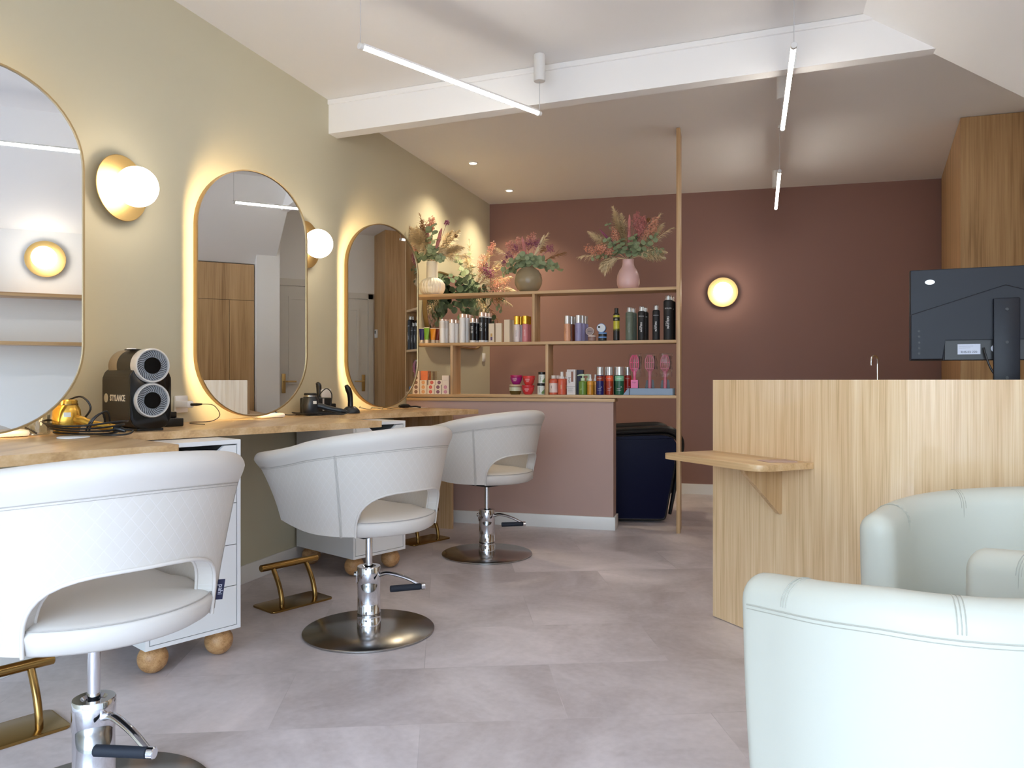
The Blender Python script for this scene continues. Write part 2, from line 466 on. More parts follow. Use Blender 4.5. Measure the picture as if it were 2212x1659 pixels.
# ------------------------------------------------------------------ low partition and retail shelves (frame turned 3 degrees)
PX, PY, PR = 1.58, 5.40, R(3.0)
def shp(x, back, z):
    """point on the shelf unit: x in the room, back = metres behind the shelf front"""
    return (x - math.sin(PR) * back, PY + math.tan(PR) * (x - PX) + back * math.cos(PR), z)
struct(MB().box(-1.575, 0.0, 0.0, 0.15, 0, 0.908), 'wall_partition', mat('mauve_partition', (184, 154, 144), 0.55), loc=(PX, PY, 0), rotz=PR, smooth=0)
bb = MB().box(-1.57, 0.014, -0.014, 0.0, 0, 0.092, bev=0.002).box(0.0, 0.014, -0.0135, 0.164, 0, 0.092, bev=0.002)
struct(bb, 'baseboard_partition', SKIRT, loc=(PX, PY, 0), rotz=PR)
su = thing('shelf_unit', 'open oak shelf unit with a full-height post on the mauve half wall', 'shelf', (PX, PY, 0), PR)
MB().box(-1.57, 0.010, -0.014, 0.164, 0.9085, 0.931, bev=0.001).build('wall_cap', OAKX, su)
for z in (0.957, 1.343, 1.712):
    MB().box(-1.57, 0.437, 0.0, 0.19, z - 0.021, z, bev=0.001).build('shelf', OAKX, su)
MB().box(0.437, 0.463, -0.004, 0.20, 0.0, CZ - 0.004, bev=0.001).build('post', OAKZ, su)
for x, z0, z1 in ((-0.5825, 1.343, 1.691), (-1.2125, 0.957, 1.322), (-0.4825, 0.957, 1.322)):
    MB().box(x - 0.0095, x + 0.0095, 0.002, 0.186, z0, z1, bev=0.0008).build('divider', OAKZ, su)

# light switch on the left wall past the half wall
t = thing('light_switch', 'white light switch on the beige wall below the shelf mirror', 'switch', (0.001, 7.036, 1.285))
MB().box(0, 0.009, -0.04, 0.04, -0.04, 0.04, bev=0.003).build('plate', WHITE, t)
MB().box(0.009, 0.012, -0.022, 0.022, -0.028, 0.028, bev=0.001).build('rocker', WHITE, t)

# ------------------------------------------------------------------ pill outlines, mirrors
def pill(W, H, zc=0.0, n=20, d=0.0, horiz=False):
    """pill outline in (y, z); d grows it"""
    W2, H2 = W / 2 + d, H / 2 + d
    pts = []
    if not horiz:
        s = H2 - W2
        for i in range(n + 1):
            a = PI * i / n
            pts.append((W2 * math.cos(a), zc + s + W2 * math.sin(a)))
        for i in range(n + 1):
            a = PI + PI * i / n
            pts.append((W2 * math.cos(a), zc - s + W2 * math.sin(a)))
    else:
        s = W2 - H2
        for i in range(n + 1):
            a = -PI / 2 + PI * i / n
            pts.append((s + H2 * math.cos(a), zc + H2 * math.sin(a)))
        for i in range(n + 1):
            a = PI / 2 + PI * i / n
            pts.append((-s + H2 * math.cos(a), zc + H2 * math.sin(a)))
    return pts

ANG = R(-23.0)                       # the styling stations are turned 23 degrees to the wall
NX, NY = math.cos(ANG), math.sin(ANG)
TX, TY = -math.sin(ANG), math.cos(ANG)
ANGM = R(-21.5)
def make_mirror(label, left, group, ANGM=ANGM):
    W, H = 0.612, 1.225
    cx, cy = left[0] - math.sin(ANGM) * W / 2, left[1] + math.cos(ANGM) * W / 2
    t = thing('pill_mirror', label, 'mirror', (cx, cy, 1.493), ANGM, group)
    MB().prism(pill(W, H, d=-0.004, n=28), -0.004, 0.0, axis='X').build('glass', MIRROR, t, smooth=0)
    MB().ring(pill(W, H, n=28), pill(W, H, d=-0.006, n=28), -0.028, 0.006).build('frame', FRAMEM, t, smooth=50)
    MB().prism(pill(W, H, d=-0.045, n=28), -0.030, -0.0045, axis='X').build('backing', BLACKM, t, smooth=0)
    MB().ring(pill(W, H, d=-0.018, n=28), pill(W, H, d=-0.030, n=28), -0.022, -0.0195).build('led_strip', STRIP, t, smooth=0)
    # bracket that carries the mirror off the wall
    inv = Matrix.Rotation(-ANGM, 4, 'Z') @ tr(-cx, -cy, 0)
    P = [(0.001, cy + 0.05), (0.001, cy + 0.20)]
    loc = [tuple((inv @ Vector((p[0], p[1], 0)))[:2]) for p in P]
    MB().prism([loc[0], loc[1], (-0.031, 0.12), (-0.031, -0.02)], -0.25, 0.25).build('bracket', WHITE, t, smooth=0)
    return t
make_mirror('backlit pill mirror nearest the camera, cut off by the left edge', (0.06, 1.555), 'backlit pill mirrors', R(-23.5))
make_mirror('middle backlit pill mirror, above the black hair dryer', (0.06, 2.969), 'backlit pill mirrors', R(-22))
make_mirror('backlit pill mirror farthest from the camera, beside the retail shelves', (0.06, 4.345), 'backlit pill mirrors', R(-22.5))

t = thing('wall_mirror', 'long gold-rimmed mirror on the beige wall behind the shelves', 'mirror', (0.002, 6.33, 1.66))
MB().prism(pill(1.42, 0.62, d=-0.004, n=24, horiz=True), 0.0, 0.022, axis='X').build('glass', MIRROR, t, smooth=0)
MB().ring(pill(1.42, 0.62, d=0.0, n=24, horiz=True), pill(1.42, 0.62, d=-0.012, n=24, horiz=True), 0.0, 0.035).build('frame', FRAMEM, t, smooth=50)

# ------------------------------------------------------------------ wall lamps
def sconce(label, loc, rz, group='brass globe wall lamps'):
    t = thing('wall_lamp', label, 'lamp', loc, rz, group)
    Rx = rot('Y', 90)
    MB().lathe([(0.0, 0.004), (0.05, 0.004), (0.05, 0.012), (0.05, 0.018), (0.135, 0.030), (0.137, 0.032), (0.135, 0.034), (0.045, 0.028), (0.0, 0.028)], 48, Rx, close=False).build('dish', GOLDM, t)
    MB().cyl(0.03, 0.0, 0.04, 24, Rx).build('mount', GOLDM, t)
    MB().sphere((0, 0, 0.108), 0.0835, 32, 20, Rx).build('globe', GLOW, t)
    return t
sconce('brass globe wall lamp between the nearest and middle mirrors', (0.001, 2.560, 1.866), 0)
sconce('brass globe wall lamp between the middle and farthest mirrors', (0.001, 3.935, 1.862), 0)
sconce('brass globe wall lamp on the mauve back wall', (2.235, 7.374, 1.874), R(-86))
sconce('brass globe wall lamp above the wall shelves, reflected in the nearest mirror', (3.969, 1.60, 1.975), PI)

# ------------------------------------------------------------------ pendant light tubes
def led(label, a, b, far_canister=True, near='cable'):
    L_ = math.dist(a[:2], b[:2]); rz = math.atan2(b[1] - a[1], b[0] - a[0])
    t = thing('pendant_light', label, 'lamp', (a[0], a[1], 0), rz, 'hanging light tubes')
    Z = a[2]; Ry = rot('Y', 90)
    MB().cyl(0.0105, 0.022, L_ - 0.022, 16, tr(0, 0, Z) @ Ry).build('light_tube', LED, t)
    MB().box(0.02, L_ - 0.02, -0.0112, 0.0112, Z + 0.0045, Z + 0.0145, bev=0.001).build('top_rail', SKIRT, t)
    for x in (0.0, L_ - 0.022):
        MB().cyl(0.0135, x, x + 0.022, 16, tr(0, 0, Z) @ Ry, bev=0.001).build('end_cap', SKIRT, t)
    for x in (0.008, L_ - 0.008):
        MB().cyl(0.0016, Z + 0.012, CZ - 0.01, 6, tr(x, 0, 0)).build('cable', mat('lamp_cable', (200, 200, 200), 0.5), t)
    if far_canister:
        MB().cyl(0.031, CZ - 0.145, CZ - 0.001, 24, tr(L_ - 0.008, 0, 0), bev=0.002).build('ceiling_canister', SKIRT, t)
    MB().cyl(0.012, CZ - 0.02, CZ - 0.001, 12, tr(0.008, 0, 0)).build('ceiling_anchor', SKIRT, t)
    return t
led('hanging light tube over the middle styling chair, crossing in front of the beam', (0.935, 2.935, 2.497), (1.445, 3.990, 2.497))
led('longer-looking hanging light tube in front of the beam, right side', (2.711, 3.505, 2.498), (2.692, 4.672, 2.498))
led('small far hanging light tube in front of the mauve back wall', (2.696, 5.589, 2.498), (2.692, 6.80, 2.498))
led('hanging light tube reflected in the nearest mirror', (2.73, 1.42, 2.498), (2.715, 2.60, 2.498))

for k, (x, y, nm) in enumerate(((0.365, 5.80, 'nearer'), (0.364, 6.74, 'farther'))):
    t = thing('ceiling_spot', '%s of the two recessed ceiling spots above the shelves' % nm, 'lamp', (x, y, CZ), 0, 'recessed ceiling spots')
    o = [(0.042 * math.cos(2 * PI * i / 28), 0.042 * math.sin(2 * PI * i / 28)) for i in range(28)]
    i_ = [(p[0] * 0.72, p[1] * 0.72) for p in o]
    MB().ring(o, i_, -0.006, -0.0005, axis='Z').build('ring', SKIRT, t)
    MB().cyl(0.029, -0.003, -0.001, 28).build('lens', SPOT, t)

# ------------------------------------------------------------------ reception counter
cp = thing('reception_counter', 'curved oak reception counter on the right', 'counter', (0, 0, 0))
A_ = (0.695, -0.719); O_ = (-0.719, -0.695)
P0 = (2.371, 3.564); P1 = (P0[0] + A_[0] * 0.69, P0[1] + A_[1] * 0.69)
cc = (P1[0] + 0.5 * 0.719, P1[1] + 0.5 * 0.695)
path = [P0, P1]
for i in range(1, 17):
    a = R(224.0 + 46.0 * i / 16)
    path.append((cc[0] + 0.5 * math.cos(a), cc[1] + 0.5 * math.sin(a)))
path.append((3.945, path[-1][1]))
inner = []
for i, p in enumerate(path):
    if i < 2: n = (-O_[0], -O_[1])
    elif i < len(path) - 1:
        n = ((cc[0] - p[0]) / 0.5, (cc[1] - p[1]) / 0.5)
    else: n = (0, 1)
    inner.append((p[0] + n[0] * 0.03, p[1] + n[1] * 0.03))
OAKC = wood('oak_counter', 'Z', dark=(200, 166, 124), mid=(224, 192, 150), light=(238, 212, 174), rough=0.27, scale=2.0, coat=0.35, run=1.5)
MB().prism(path + inner[::-1], 0.003, 1.0625).build('front_panel', OAKC, cp, smooth=30)
MB().prism([(2.62, 3.42), (2.92, 3.115), (3.22, 2.965), (3.94, 2.965), (3.94, 3.80), (2.62, 3.80)], 0.755, 0.782).build('desk_top', OAKX, cp, smooth=0)
MB().box(2.62, 2.645, 3.42, 3.80, 0.0, 0.754).build('side_panel', OAKZ, cp, smooth=0)
def on_panel(s, o):
    return (P0[0] + A_[0] * s + O_[0] * o, P0[1] + A_[1] * s + O_[1] * o)
def rounded(pts, rad):
    out = []
    n = len(pts)
    for i, p in enumerate(pts):
        r = rad[i]
        if r <= 0: out.append(p); continue
        a, b = Vector(pts[i - 1]), Vector(pts[(i + 1) % n]); v = Vector(p)
        u, w = (a - v).normalized(), (b - v).normalized()
        for k in range(9):
            q = k / 8
            out.append(tuple((v + u * r) * (1 - q) ** 2 + v * 2 * q * (1 - q) + (v + w * r) * q ** 2))
    return out
bd = rounded([on_panel(0.0, 0.001), on_panel(0.0, 0.275), on_panel(0.572, 0.275), on_panel(0.572, 0.001)], [0, 0.025, 0.075, 0])
MB().prism(bd, 0.722, 0.7465, bev=0.0015).build('side_shelf', OAKS, cp)
q0, q1 = on_panel(0.40, 0.001), on_panel(0.40, 0.001)
br = MB()
dv = Vector((A_[0], A_[1], 0)) * 0.011
for sg in (1,):
    tri3 = [Vector((*on_panel(0.40, 0.001), 0.7215)), Vector((*on_panel(0.40, 0.205), 0.7215)), Vector((*on_panel(0.40, 0.195), 0.70)), Vector((*on_panel(0.40, 0.012), 0.525)), Vector((*on_panel(0.40, 0.001), 0.525))]
    a = [br.bm.verts.new(v - dv) for v in tri3]; c = [br.bm.verts.new(v + dv) for v in tri3]
    br.bm.faces.new(a[::-1]); br.bm.faces.new(c)
    for i in range(5): br.bm.faces.new((a[i], a[(i + 1) % 5], c[(i + 1) % 5], c[i]))
br.build('bracket', OAKZ, cp, smooth=0)
ca = MB().prism([on_panel(0.46, 0.03), on_panel(0.54, 0.05), on_panel(0.50, 0.16), on_panel(0.42, 0.14)], 0.7468, 0.7495).build('card', mat('pinkish_card', (190, 160, 148), 0.6))
tag(ca, 'pinkish card lying on the small side shelf of the counter', 'card')

# monitor seen from behind
SH = mat('monitor_shell', (15, 20, 32), 0.42, spec=0.35)
mo = thing('monitor', 'black computer monitor seen from behind on the reception desk', 'monitor', (3.381, 3.066, 0.7825), R(-4.3))
mo.scale = (0.87, 0.87, 0.87)
MB().box(-0.338, 0.338, 0.0, 0.018, 0.40, 0.776, bev=0.004).build('screen', BLACK, mo)
h = MB().prism([(-0.336, 0.402), (-0.217, 0.402), (-0.212, 0.484), (0.212, 0.484), (0.217, 0.402), (0.336, 0.402), (0.336, 0.774), (-0.336, 0.774)], -0.014, 0.001, axis='Y', bev=0.003)
h.build('back_shell', SH, mo, smooth=0)
MB().prism([(-0.336, 0.404), (-0.219, 0.404), (-0.214, 0.488), (0.214, 0.488), (0.219, 0.404), (0.336, 0.404), (0.336, 0.590), (0.0, 0.700), (-0.336, 0.590)], -0.024, -0.013, axis='Y', bev=0.004).build('back_cover', SH, mo, smooth=0)
MB().box(-0.21, 0.21, -0.010, 0.002, 0.404, 0.482).build('port_recess', BLACK, mo, smooth=0)
st = MB().box(-0.045, 0.045, -0.046, -0.026, 0.0835, 0.645, bev=0.004)
st.box(-0.045, -0.022, -0.046, -0.026, 0.006, 0.09).box(0.022, 0.045, -0.046, -0.026, 0.006, 0.09)
st.box(-0.12, 0.12, -0.06, 0.16, 0.001, 0.010, bev=0.003)
st.build('stand', SH, mo)
for z in (0.33, 0.47, 0.60):
    MB().cyl(0.006, 0.0, 0.002, 12, tr(0.0, -0.0465, z) @ rot('X', 90)).build('screw', BLACK, mo)
lb = MB().box(-0.165, -0.085, -0.0115, -0.0103, 0.425, 0.466)
lb.build('sticker', mat('sticker_white', (200, 206, 222), 0.5), mo, smooth=0)
tx = MB()
tx.text('EHS-02 220', 0.012, tr(-0.125, -0.0118, 0.434) @ rot('X', 90))
tx.box(-0.16, -0.12, -0.0121, -0.0116, 0.450, 0.4505).box(-0.16, -0.11, -0.0121, -0.0116, 0.4575, 0.458)
tx.build('sticker_text', BLACKM, mo, smooth=0)
MB().cyl(0.016, 0, 0.0008, 20, tr(-0.03, -0.0103, 0.447) @ rot('X', 90) @ Matrix.Scale(1.2, 4, (1, 0, 0))).build('badge', mat('sticker_white'), mo)
for z in (0.43, 0.452, 0.475, 0.50, 0.522):
    MB().cyl(0.0045, 0, 0.002, 10, tr(-0.305, -0.0245, z) @ rot('X', 90)).build('button', BLACK, mo)
MB().tube([(-0.075, -0.02, 0.45), (-0.07, -0.03, 0.42), (-0.05, -0.035, 0.36), (-0.01, -0.022, 0.31), (0.02, -0.016, 0.30), (0.06, -0.012, 0.29), (0.09, 0.02, 0.22), (0.10, 0.08, 0.10), (0.10, 0.14, 0.015)], 0.004).build('cable', CORD, mo)
MB().cyl(0.018, 0, 0.0025, 20, tr(-0.265, -0.014, 0.722) @ rot('X', 90) @ Matrix.Scale(0.55, 4, (0, 1, 0))).build('emblem', STEEL, mo)

# basin cabinet with its tap, behind the counter
bc = thing('basin_cabinet', 'white basin cabinet hidden behind the reception counter', 'cabinet', (3.42, 6.45, 0))
MB().box(-0.35, 0.35, -0.25, 0.25, 0.0, 0.84, bev=0.003).build('body', WHITE, bc)
MB().box(-0.36, 0.36, -0.26, 0.26, 0.841, 0.868, bev=0.003).build('worktop', OAKX, bc)
tp = thing('tap', 'thin chrome gooseneck tap rising behind the counter', 'tap', (3.41, 6.37, 0.869))
MB().tube([(0, 0, 0.0), (0, 0, 0.1), (0, 0, 0.25), (0, 0, 0.33), (-0.005, -0.01, 0.362), (-0.025, -0.03, 0.376), (-0.045, -0.05, 0.362), (-0.05, -0.055, 0.335), (-0.05, -0.055, 0.305)], 0.0085, 10).build('spout', CHROME, tp)
MB().cyl(0.022, 0, 0.018, 20, bev=0.003).build('base', CHROME, tp)

# navy backwash chair behind the half wall
bw = thing('backwash_chair', 'navy backwash chair with black arms behind the half wall', 'chair', (1.60, 5.72, 0), R(14))
for y0 in (0.0, 0.56):
    pl = rounded([(-0.42, 0.03), (0.30, 0.03), (0.40, 0.60), (0.33, 0.655), (-0.42, 0.625)], [0.02, 0.03, 0.06, 0.06, 0.02])
    MB().prism(pl, y0, y0 + 0.085, axis='Y', bev=0.004).build('side_panel', NAVY, bw)
    pe = rounded([(-0.425, 0.025), (0.305, 0.025), (0.41, 0.605), (0.335, 0.663), (-0.425, 0.633)], [0.02, 0.03, 0.06, 0.06, 0.02])
    MB().tube([(p[0], y0 + 0.004, p[1]) for p in pe], 0.006, 6, closed=True, smooth=False).build('piping', BLACK, bw)
    MB().tube([(-0.44, y0 + 0.045, 0.665), (-0.1, y0 + 0.045, 0.672), (0.24, y0 + 0.045, 0.690), (0.35, y0 + 0.045, 0.684), (0.405, y0 + 0.045, 0.64), (0.425, y0 + 0.045, 0.57), (0.405, y0 + 0.045, 0.40), (0.345, y0 + 0.045, 0.06)], [0.05, 0.05, 0.05, 0.05, 0.048, 0.044, 0.03, 0.02], 14, flat=0.62).build('armrest', BLACK, bw)
MB().box(-0.38, 0.40, 0.09, 0.555, 0.20, 0.46, bev=0.04).build('seat', BLACK, bw)
MB().prism([(-0.56, 0.30), (-0.36, 0.42), (-0.62, 0.93), (-0.80, 0.92)], 0.09, 0.555, axis='Y', bev=0.03).build('backrest', BLACK, bw)
MB().box(-0.3, 0.3, 0.1, 0.54, 0.0, 0.20, bev=0.01).build('base', BLACKM, bw)
MB().prism([(-0.58, 0.66), (-0.52, 0.69), (-0.74, 0.90), (-0.78, 0.88)], 0.0, 0.09, axis='Y', bev=0.01).build('side_wing', BLACK, bw)
# ------------------------------------------------------------------ upholstered shells
def shell_sections(Rr, La, arcs, thetas_arm):
    """plan stations: (x, y, nx, ny, theta or None, arm fraction) from one arm front, round the back (+x), to the other"""
    S = []
    n = thetas_arm
    for i in range(n):
        S.append((-La + La * i / n, -Rr, 0.0, -1.0, -90.0 - 1e-3, 1 - i / n))
    for th in arcs:
        a = R(th)
        S.append((Rr * math.cos(a), Rr * math.sin(a), math.cos(a), math.sin(a), th, 0.0))
    for i in range(1, n + 1):
        S.append((-La * i / n, Rr, 0.0, 1.0, 90.0 + 1e-3, i / n))
    return S

def shell_mesh(S, zb, zt, flare, thick, rr, front_lean, K=12, Q=8, width_scale=1.0, back_scale=1.0):
    """closed padded strip following S. returns MB and a function giving the outer surface point (index, t)"""
    mb = MB(); uvl = mb.bm.loops.layers.uv.new('UVMap')
    s_len = 0.0; prev = None; rows = []; meta = []
    def outer(i, t, extra=0.0):
        x, y, nx, ny, th, af = S[i]
        b, tp = zb(th, af), zt(th, af)
        t0 = (b - zb0) / (tp - zb0) if tp > zb0 else 0
        tt = t0 + (1 - t0) * t
        f = flare(tt, th, af) + extra
        return Vector((x + nx * f - front_lean(tt) * af * af, y + ny * f, b + (tp - rr - b) * t))
    zb0 = min(zb(s[4], s[5]) for s in S)
    for i, (x, y, nx, ny, th, af) in enumerate(S):
        if prev is not None: s_len += math.dist((x, y), prev)
        prev = (x, y)
        b, tp = zb(th, af), zt(th, af)
        loop = []
        for k in range(K):
            loop.append(outer(i, k / (K - 1)))
        top = outer(i, 1.0)
        for q in range(1, Q):
            a = PI * q / Q
            o = -rr + rr * math.cos(a)
            loop.append(Vector((top.x + nx * o, top.y + ny * o, top.z + rr * math.sin(a))))
        for k in range(K - 1, -1, -1):
            p = outer(i, k / (K - 1), -(thick if k < K - 1 else 2 * rr) if k < K - 1 else -2 * rr)
            loop.append(p)
        # rounded lower edge
        loop[0].z += 0.004; loop[-1].z += 0.004
        rows.append([mb.bm.verts.new(p) for p in loop]); meta.append(s_len)
    M = len(rows[0])
    def face(vs, uvs):
        f = mb.bm.faces.new(vs)
        for l, u in zip(f.loops, uvs): l[uvl].uv = u
    for i in range(len(rows) - 1):
        a, b = rows[i], rows[i + 1]
        for k in range(M):
            j = (k + 1) % M
            face((a[k], b[k], b[j], a[j]), ((meta[i], a[k].co.z), (meta[i + 1], b[k].co.z), (meta[i + 1], b[j].co.z), (meta[i], a[j].co.z)))
    # rounded arm ends
    for i, sg in ((0, -1), (len(rows) - 1, 1)):
        base = [v.co.copy() for v in rows[i]]
        last = rows[i]
        mid = [(base[k] + base[M - 1 - k]) / 2 for k in range(M)]
        zhi, zlo = max(p.z for p in base), min(p.z for p in base)
        for q in range(1, 6):
            a_ = PI / 2 * q / 6
            sh, fw = math.cos(a_), thick * 0.42 * math.sin(a_)
            new = []
            for k in range(M):
                p = mid[k] + (base[k] - mid[k]) * sh + Vector((-fw, 0, 0))
                u_ = max(0.0, (p.z - (zhi - 2 * rr)) / (2 * rr))
                p.z -= u_ * rr * 1.1 * (1 - sh)
                new.append(mb.bm.verts.new(p))
            for k in range(M):
                j = (k + 1) % M
                face((last[k], last[j], new[j], new[k]) if sg > 0 else (last[k], new[k], new[j], last[j]), ((0, 0),) * 4)
            last = new
        h = M // 2
        for k in range(h):
            j = M - 1 - k
            k2, j2 = k + 1, M - 2 - k
            if k2 < j2: face((last[k], last[k2], last[j2], last[j]), ((0, 0),) * 4)
            elif k2 == j2: mb.bm.faces.new((last[k], last[k2], last[j]))
    return mb, outer

def styling_chair(label, loc, rz, pump_rz, lift=0.0, group='cream leather styling chairs'):
    t = thing('styling_chair', label, 'chair', (loc[0], loc[1], 0), rz, group)
    Rr, La, TC = 0.272, 0.205, 49.0
    arcs = [-90, -84, -78, -72, -66, -61, -57, -54, -52, -50.5, -49.6, -49.05, -48.6, -47.6, -46, -44, -41, -37, -32, -26, -19, -10]
    arcs = arcs + [0] + [-a for a in arcs[::-1]]
    S = shell_sections(Rr, La, arcs, 7)
    Z0 = 0.447 + lift
    def zb(th, af):
        z = Z0 + 0.03 * af ** 2
        if abs(th) < TC:
            z = Z0 + 0.006 + 0.168 * (1 - (abs(th) / TC) ** 3.2) ** (1 / 2.6)
        return z
    def zt(th, af):
        u = min(1.0, abs(th) / 90.0)
        z = 0.876 + lift - 0.062 * u ** 1.8
        return z - 0.055 * af
    def flare(t, th, af):
        return 0.006 + 0.024 * math.sin(PI * min(1, t * 1.1)) * 0.4 + 0.072 * t ** 1.9
    def lean(t): return 0.012 + 0.085 * t ** 1.8
    mb, outer = shell_mesh(S, zb, zt, flare, 0.046, 0.031, lean)
    sh = mb.build('back_shell', QUILT, t, smooth=60)
    n = len(S)
    # plain padded roll along the top edge
    tr_ = MB(); last = None; ends = []
    for i in range(n):
        x, y, nx, ny, th, af = S[i]
        b, tp = zb(th, af), zt(th, af)
        zz = Z0 + (tp - 0.031 - Z0) * 0.885
        t0 = max(0.0, (zz - b) / (tp - 0.031 - b))
        P = [outer(i, t0 + (1 - t0) * k / 4, 0.0012 + 0.0035 * math.sin(PI * k / 5)) for k in range(5)]
        top = outer(i, 1.0)
        for q in range(1, 11):
            a = PI * q / 10
            o = -0.031 + 0.0345 * math.cos(a)
            P.append(Vector((top.x + nx * o, top.y + ny * o, top.z + 0.034 * math.sin(a))))
        P.append(Vector((top.x - nx * 0.0645, top.y - ny * 0.0645, top.z - 0.012)))
        row = [tr_.bm.verts.new(p) for p in P]
        if last:
            for k in range(len(P)): tr_.bm.faces.new((last[k], row[k], row[(k + 1) % len(P)], last[(k + 1) % len(P)]))
        last = row
        if i in (0, n - 1): ends.append(row)
    for row in ends:
        m_ = len(row); c0 = sum((v.co for v in row), Vector()) / m_; prevr = row
        for q in range(1, 7):
            a = PI / 2 * q / 6
            new = [tr_.bm.verts.new(c0 + (v.co - c0) * max(0.02, math.cos(a)) + Vector((-0.036 * math.sin(a), 0, 0))) for v in row]
            for k in range(m_): tr_.bm.faces.new((prevr[k], prevr[(k + 1) % m_], new[(k + 1) % m_], new[k]))
            prevr = new
        tr_.bm.faces.new(prevr)
    tr_.build('top_roll', LEATHER, t, smooth=80)
    # seam threads
    sm = MB()
    for lvl, rad in ((0.878, 0.0013), (0.862, 0.0008)):
        pts = []
        for i in range(n):
            tt = lvl
            b, tp = zb(S[i][4], S[i][5]), zt(S[i][4], S[i][5])
            zz = Z0 + (tp - 0.031 - Z0) * tt
            t_ = max(0, (zz - b) / (tp - 0.031 - b))
            pts.append(outer(i, t_, 0.0004))
        sm.tube(pts, rad, 5, smooth=False)
    for th in (-63, 63):
        for dth in (-1.0, 0, 1.0):
            i = min(range(n), key=lambda k: abs(S[k][4] - th))
            x, y, nx, ny, _, _ = S[i]
            tang = Vector((-ny, nx, 0)) * (0.0045 * dth)
            sm.tube([outer(i, k / 14 , 0.0005) + tang for k in range(15)], 0.0012 if dth == 0 else 0.0008, 5, smooth=False)
    sm.build('seam', SEAM, t, smooth=60)
    pp = MB()
    lim = [i for i in range(n) if abs(S[i][4]) < 49.1]
    pp.tube([outer(i, 0.0, 0.001) + Vector((0, 0, 0.002)) for i in lim], 0.0048, 8, smooth=False)
    pp.tube([outer(i, 0.0, -0.043) + Vector((0, 0, 0.004)) for i in lim], 0.0042, 8, smooth=False)
    pp.build('opening_piping', LEATHER, t, smooth=80)
    # seat cushion
    def outline(s, z, grow=0.0):
        pts = []
        for th in range(-90, 91, 6):
            a = R(th); rr_ = Rr - 0.012 + grow
            if abs(th) > 52: rr_ -= 0.040
            elif abs(th) > 48: rr_ -= 0.040 * (abs(th) - 48) / 4
            rr_ *= s
            pts.append((rr_ * math.cos(a), rr_ * math.sin(a), z))
        w = (Rr - 0.052) * s
        for k in range(1, 7):
            pts.append((-0.235 * s * k / 6, w, z))
        for k in range(1, 9):
            u = k / 9
            pts.append((-0.235 * s - 0.045 * s * math.sin(PI * u), w * (1 - 2 * u), z))
        for k in range(6, 0, -1):
            pts.append((-0.235 * s * k / 6, -w, z))
        return pts
    def rings(seq, name, m):
        b = MB(); prev = None
        for (s, z, g) in seq:
            row = [b.bm.verts.new(p) for p in outline(s, z, g)]
            if prev:
                for i in range(len(row)):
                    j = (i + 1) % len(row)
                    b.bm.faces.new((prev[i], prev[j], row[j], row[i]))
            else: b.bm.faces.new(row[::-1])
            prev = row
        b.bm.faces.new(prev)
        return b.build(name, m, t, loc=(0, 0, lift), smooth=60)
    rings(((0.90, 0.441, 0.0), (0.985, 0.445, 0.004), (1.0, 0.453, 0.014), (1.0, 0.492, 0.024), (0.985, 0.504, 0.021), (0.95, 0.511, 0.014), (0.80, 0.518, 0.0), (0.45, 0.523, 0.0), (0.12, 0.524, 0.0)), 'seat', LEATHER)
    s2 = MB()
    s2.tube([p for p in [(q[0], q[1], 0.5055) for q in outline(0.988, 0, 0.022)][4:27]], 0.0017, 5, smooth=False)
    s2.build('seat_seam', SEAM, t, loc=(0, 0, lift), smooth=60)
    MB().box(-0.13, 0.13, -0.13, 0.13, 0.424, 0.4405, bev=0.003).build('seat_plate', BLACKM, t, loc=(0, 0, lift))
    # hydraulic pump and base
    bs = MB().lathe([(0.0, 0.0005), (0.274, 0.0005), (0.276, 0.002), (0.276, 0.0075), (0.273, 0.010), (0.06, 0.0125), (0.0, 0.0125)], 72, close=False)
    bs.build('base_plate', STEEL, t)
    MB().cyl(0.0145, 0.20, 0.425 + lift, 24).build('piston', CHROME, t)
    pm = MB().lathe([(0.0, 0.012), (0.050, 0.012), (0.050, 0.055), (0.0485, 0.057), (0.0485, 0.078), (0.0495, 0.080), (0.048, 0.082), (0.048, 0.200), (0.0495, 0.202), (0.0495, 0.272), (0.048, 0.275), (0.030, 0.275), (0.024, 0.268), (0.0, 0.268)], 40, close=False)
    pm_o = pm.build('pump', CHROME, t)
    pl = thing('pump_pedal', None, None); pl.parent = t; pl.rotation_euler = (0, 0, pump_rz - rz)
    MB().tube([(0.046, 0, 0.238), (0.075, 0, 0.246), (0.11, 0, 0.243), (0.17, 0, 0.226), (0.232, 0, 0.197)], [0.013, 0.012, 0.011, 0.010, 0.009], 10, flat=0.75).build('lever', CHROME, pl)
    GR = tr(0.232, 0, 0.197) @ rot('Z', 207) @ rot('Y', 90)
    MB().cyl(0.014, -0.012, 0.006, 20, GR, bev=0.002).build('end_ring', CHROME, pl)
    MB().cyl(0.0135, 0.0065, 0.135, 20, GR, bev=0.002).build('grip', RUBBER, pl)
    bo = MB().cyl(0.011, 0.046, 0.064, 16, tr(0, 0, 0.238) @ rot('Y', -90), bev=0.002)
    bo.box(-0.052, -0.03, -0.02, 0.02, 0.205, 0.255, bev=0.003)
    bo.build('bolt', CHROME, pl)
    return t, outer, S

# back of the chair looks along +x turned by -23 degrees
ch1 = styling_chair('cream styling chair nearest the camera, with the navy tag on its side', (1.006, 1.492), ANG, R(-14), 0.022)
ch2 = styling_chair('middle cream styling chair, in front of the middle mirror', (0.996, 2.913), ANG, R(10))
ch3 = styling_chair('cream styling chair farthest from the camera, by the mauve half wall', (0.984, 4.418), ANG, R(2), 0.008)
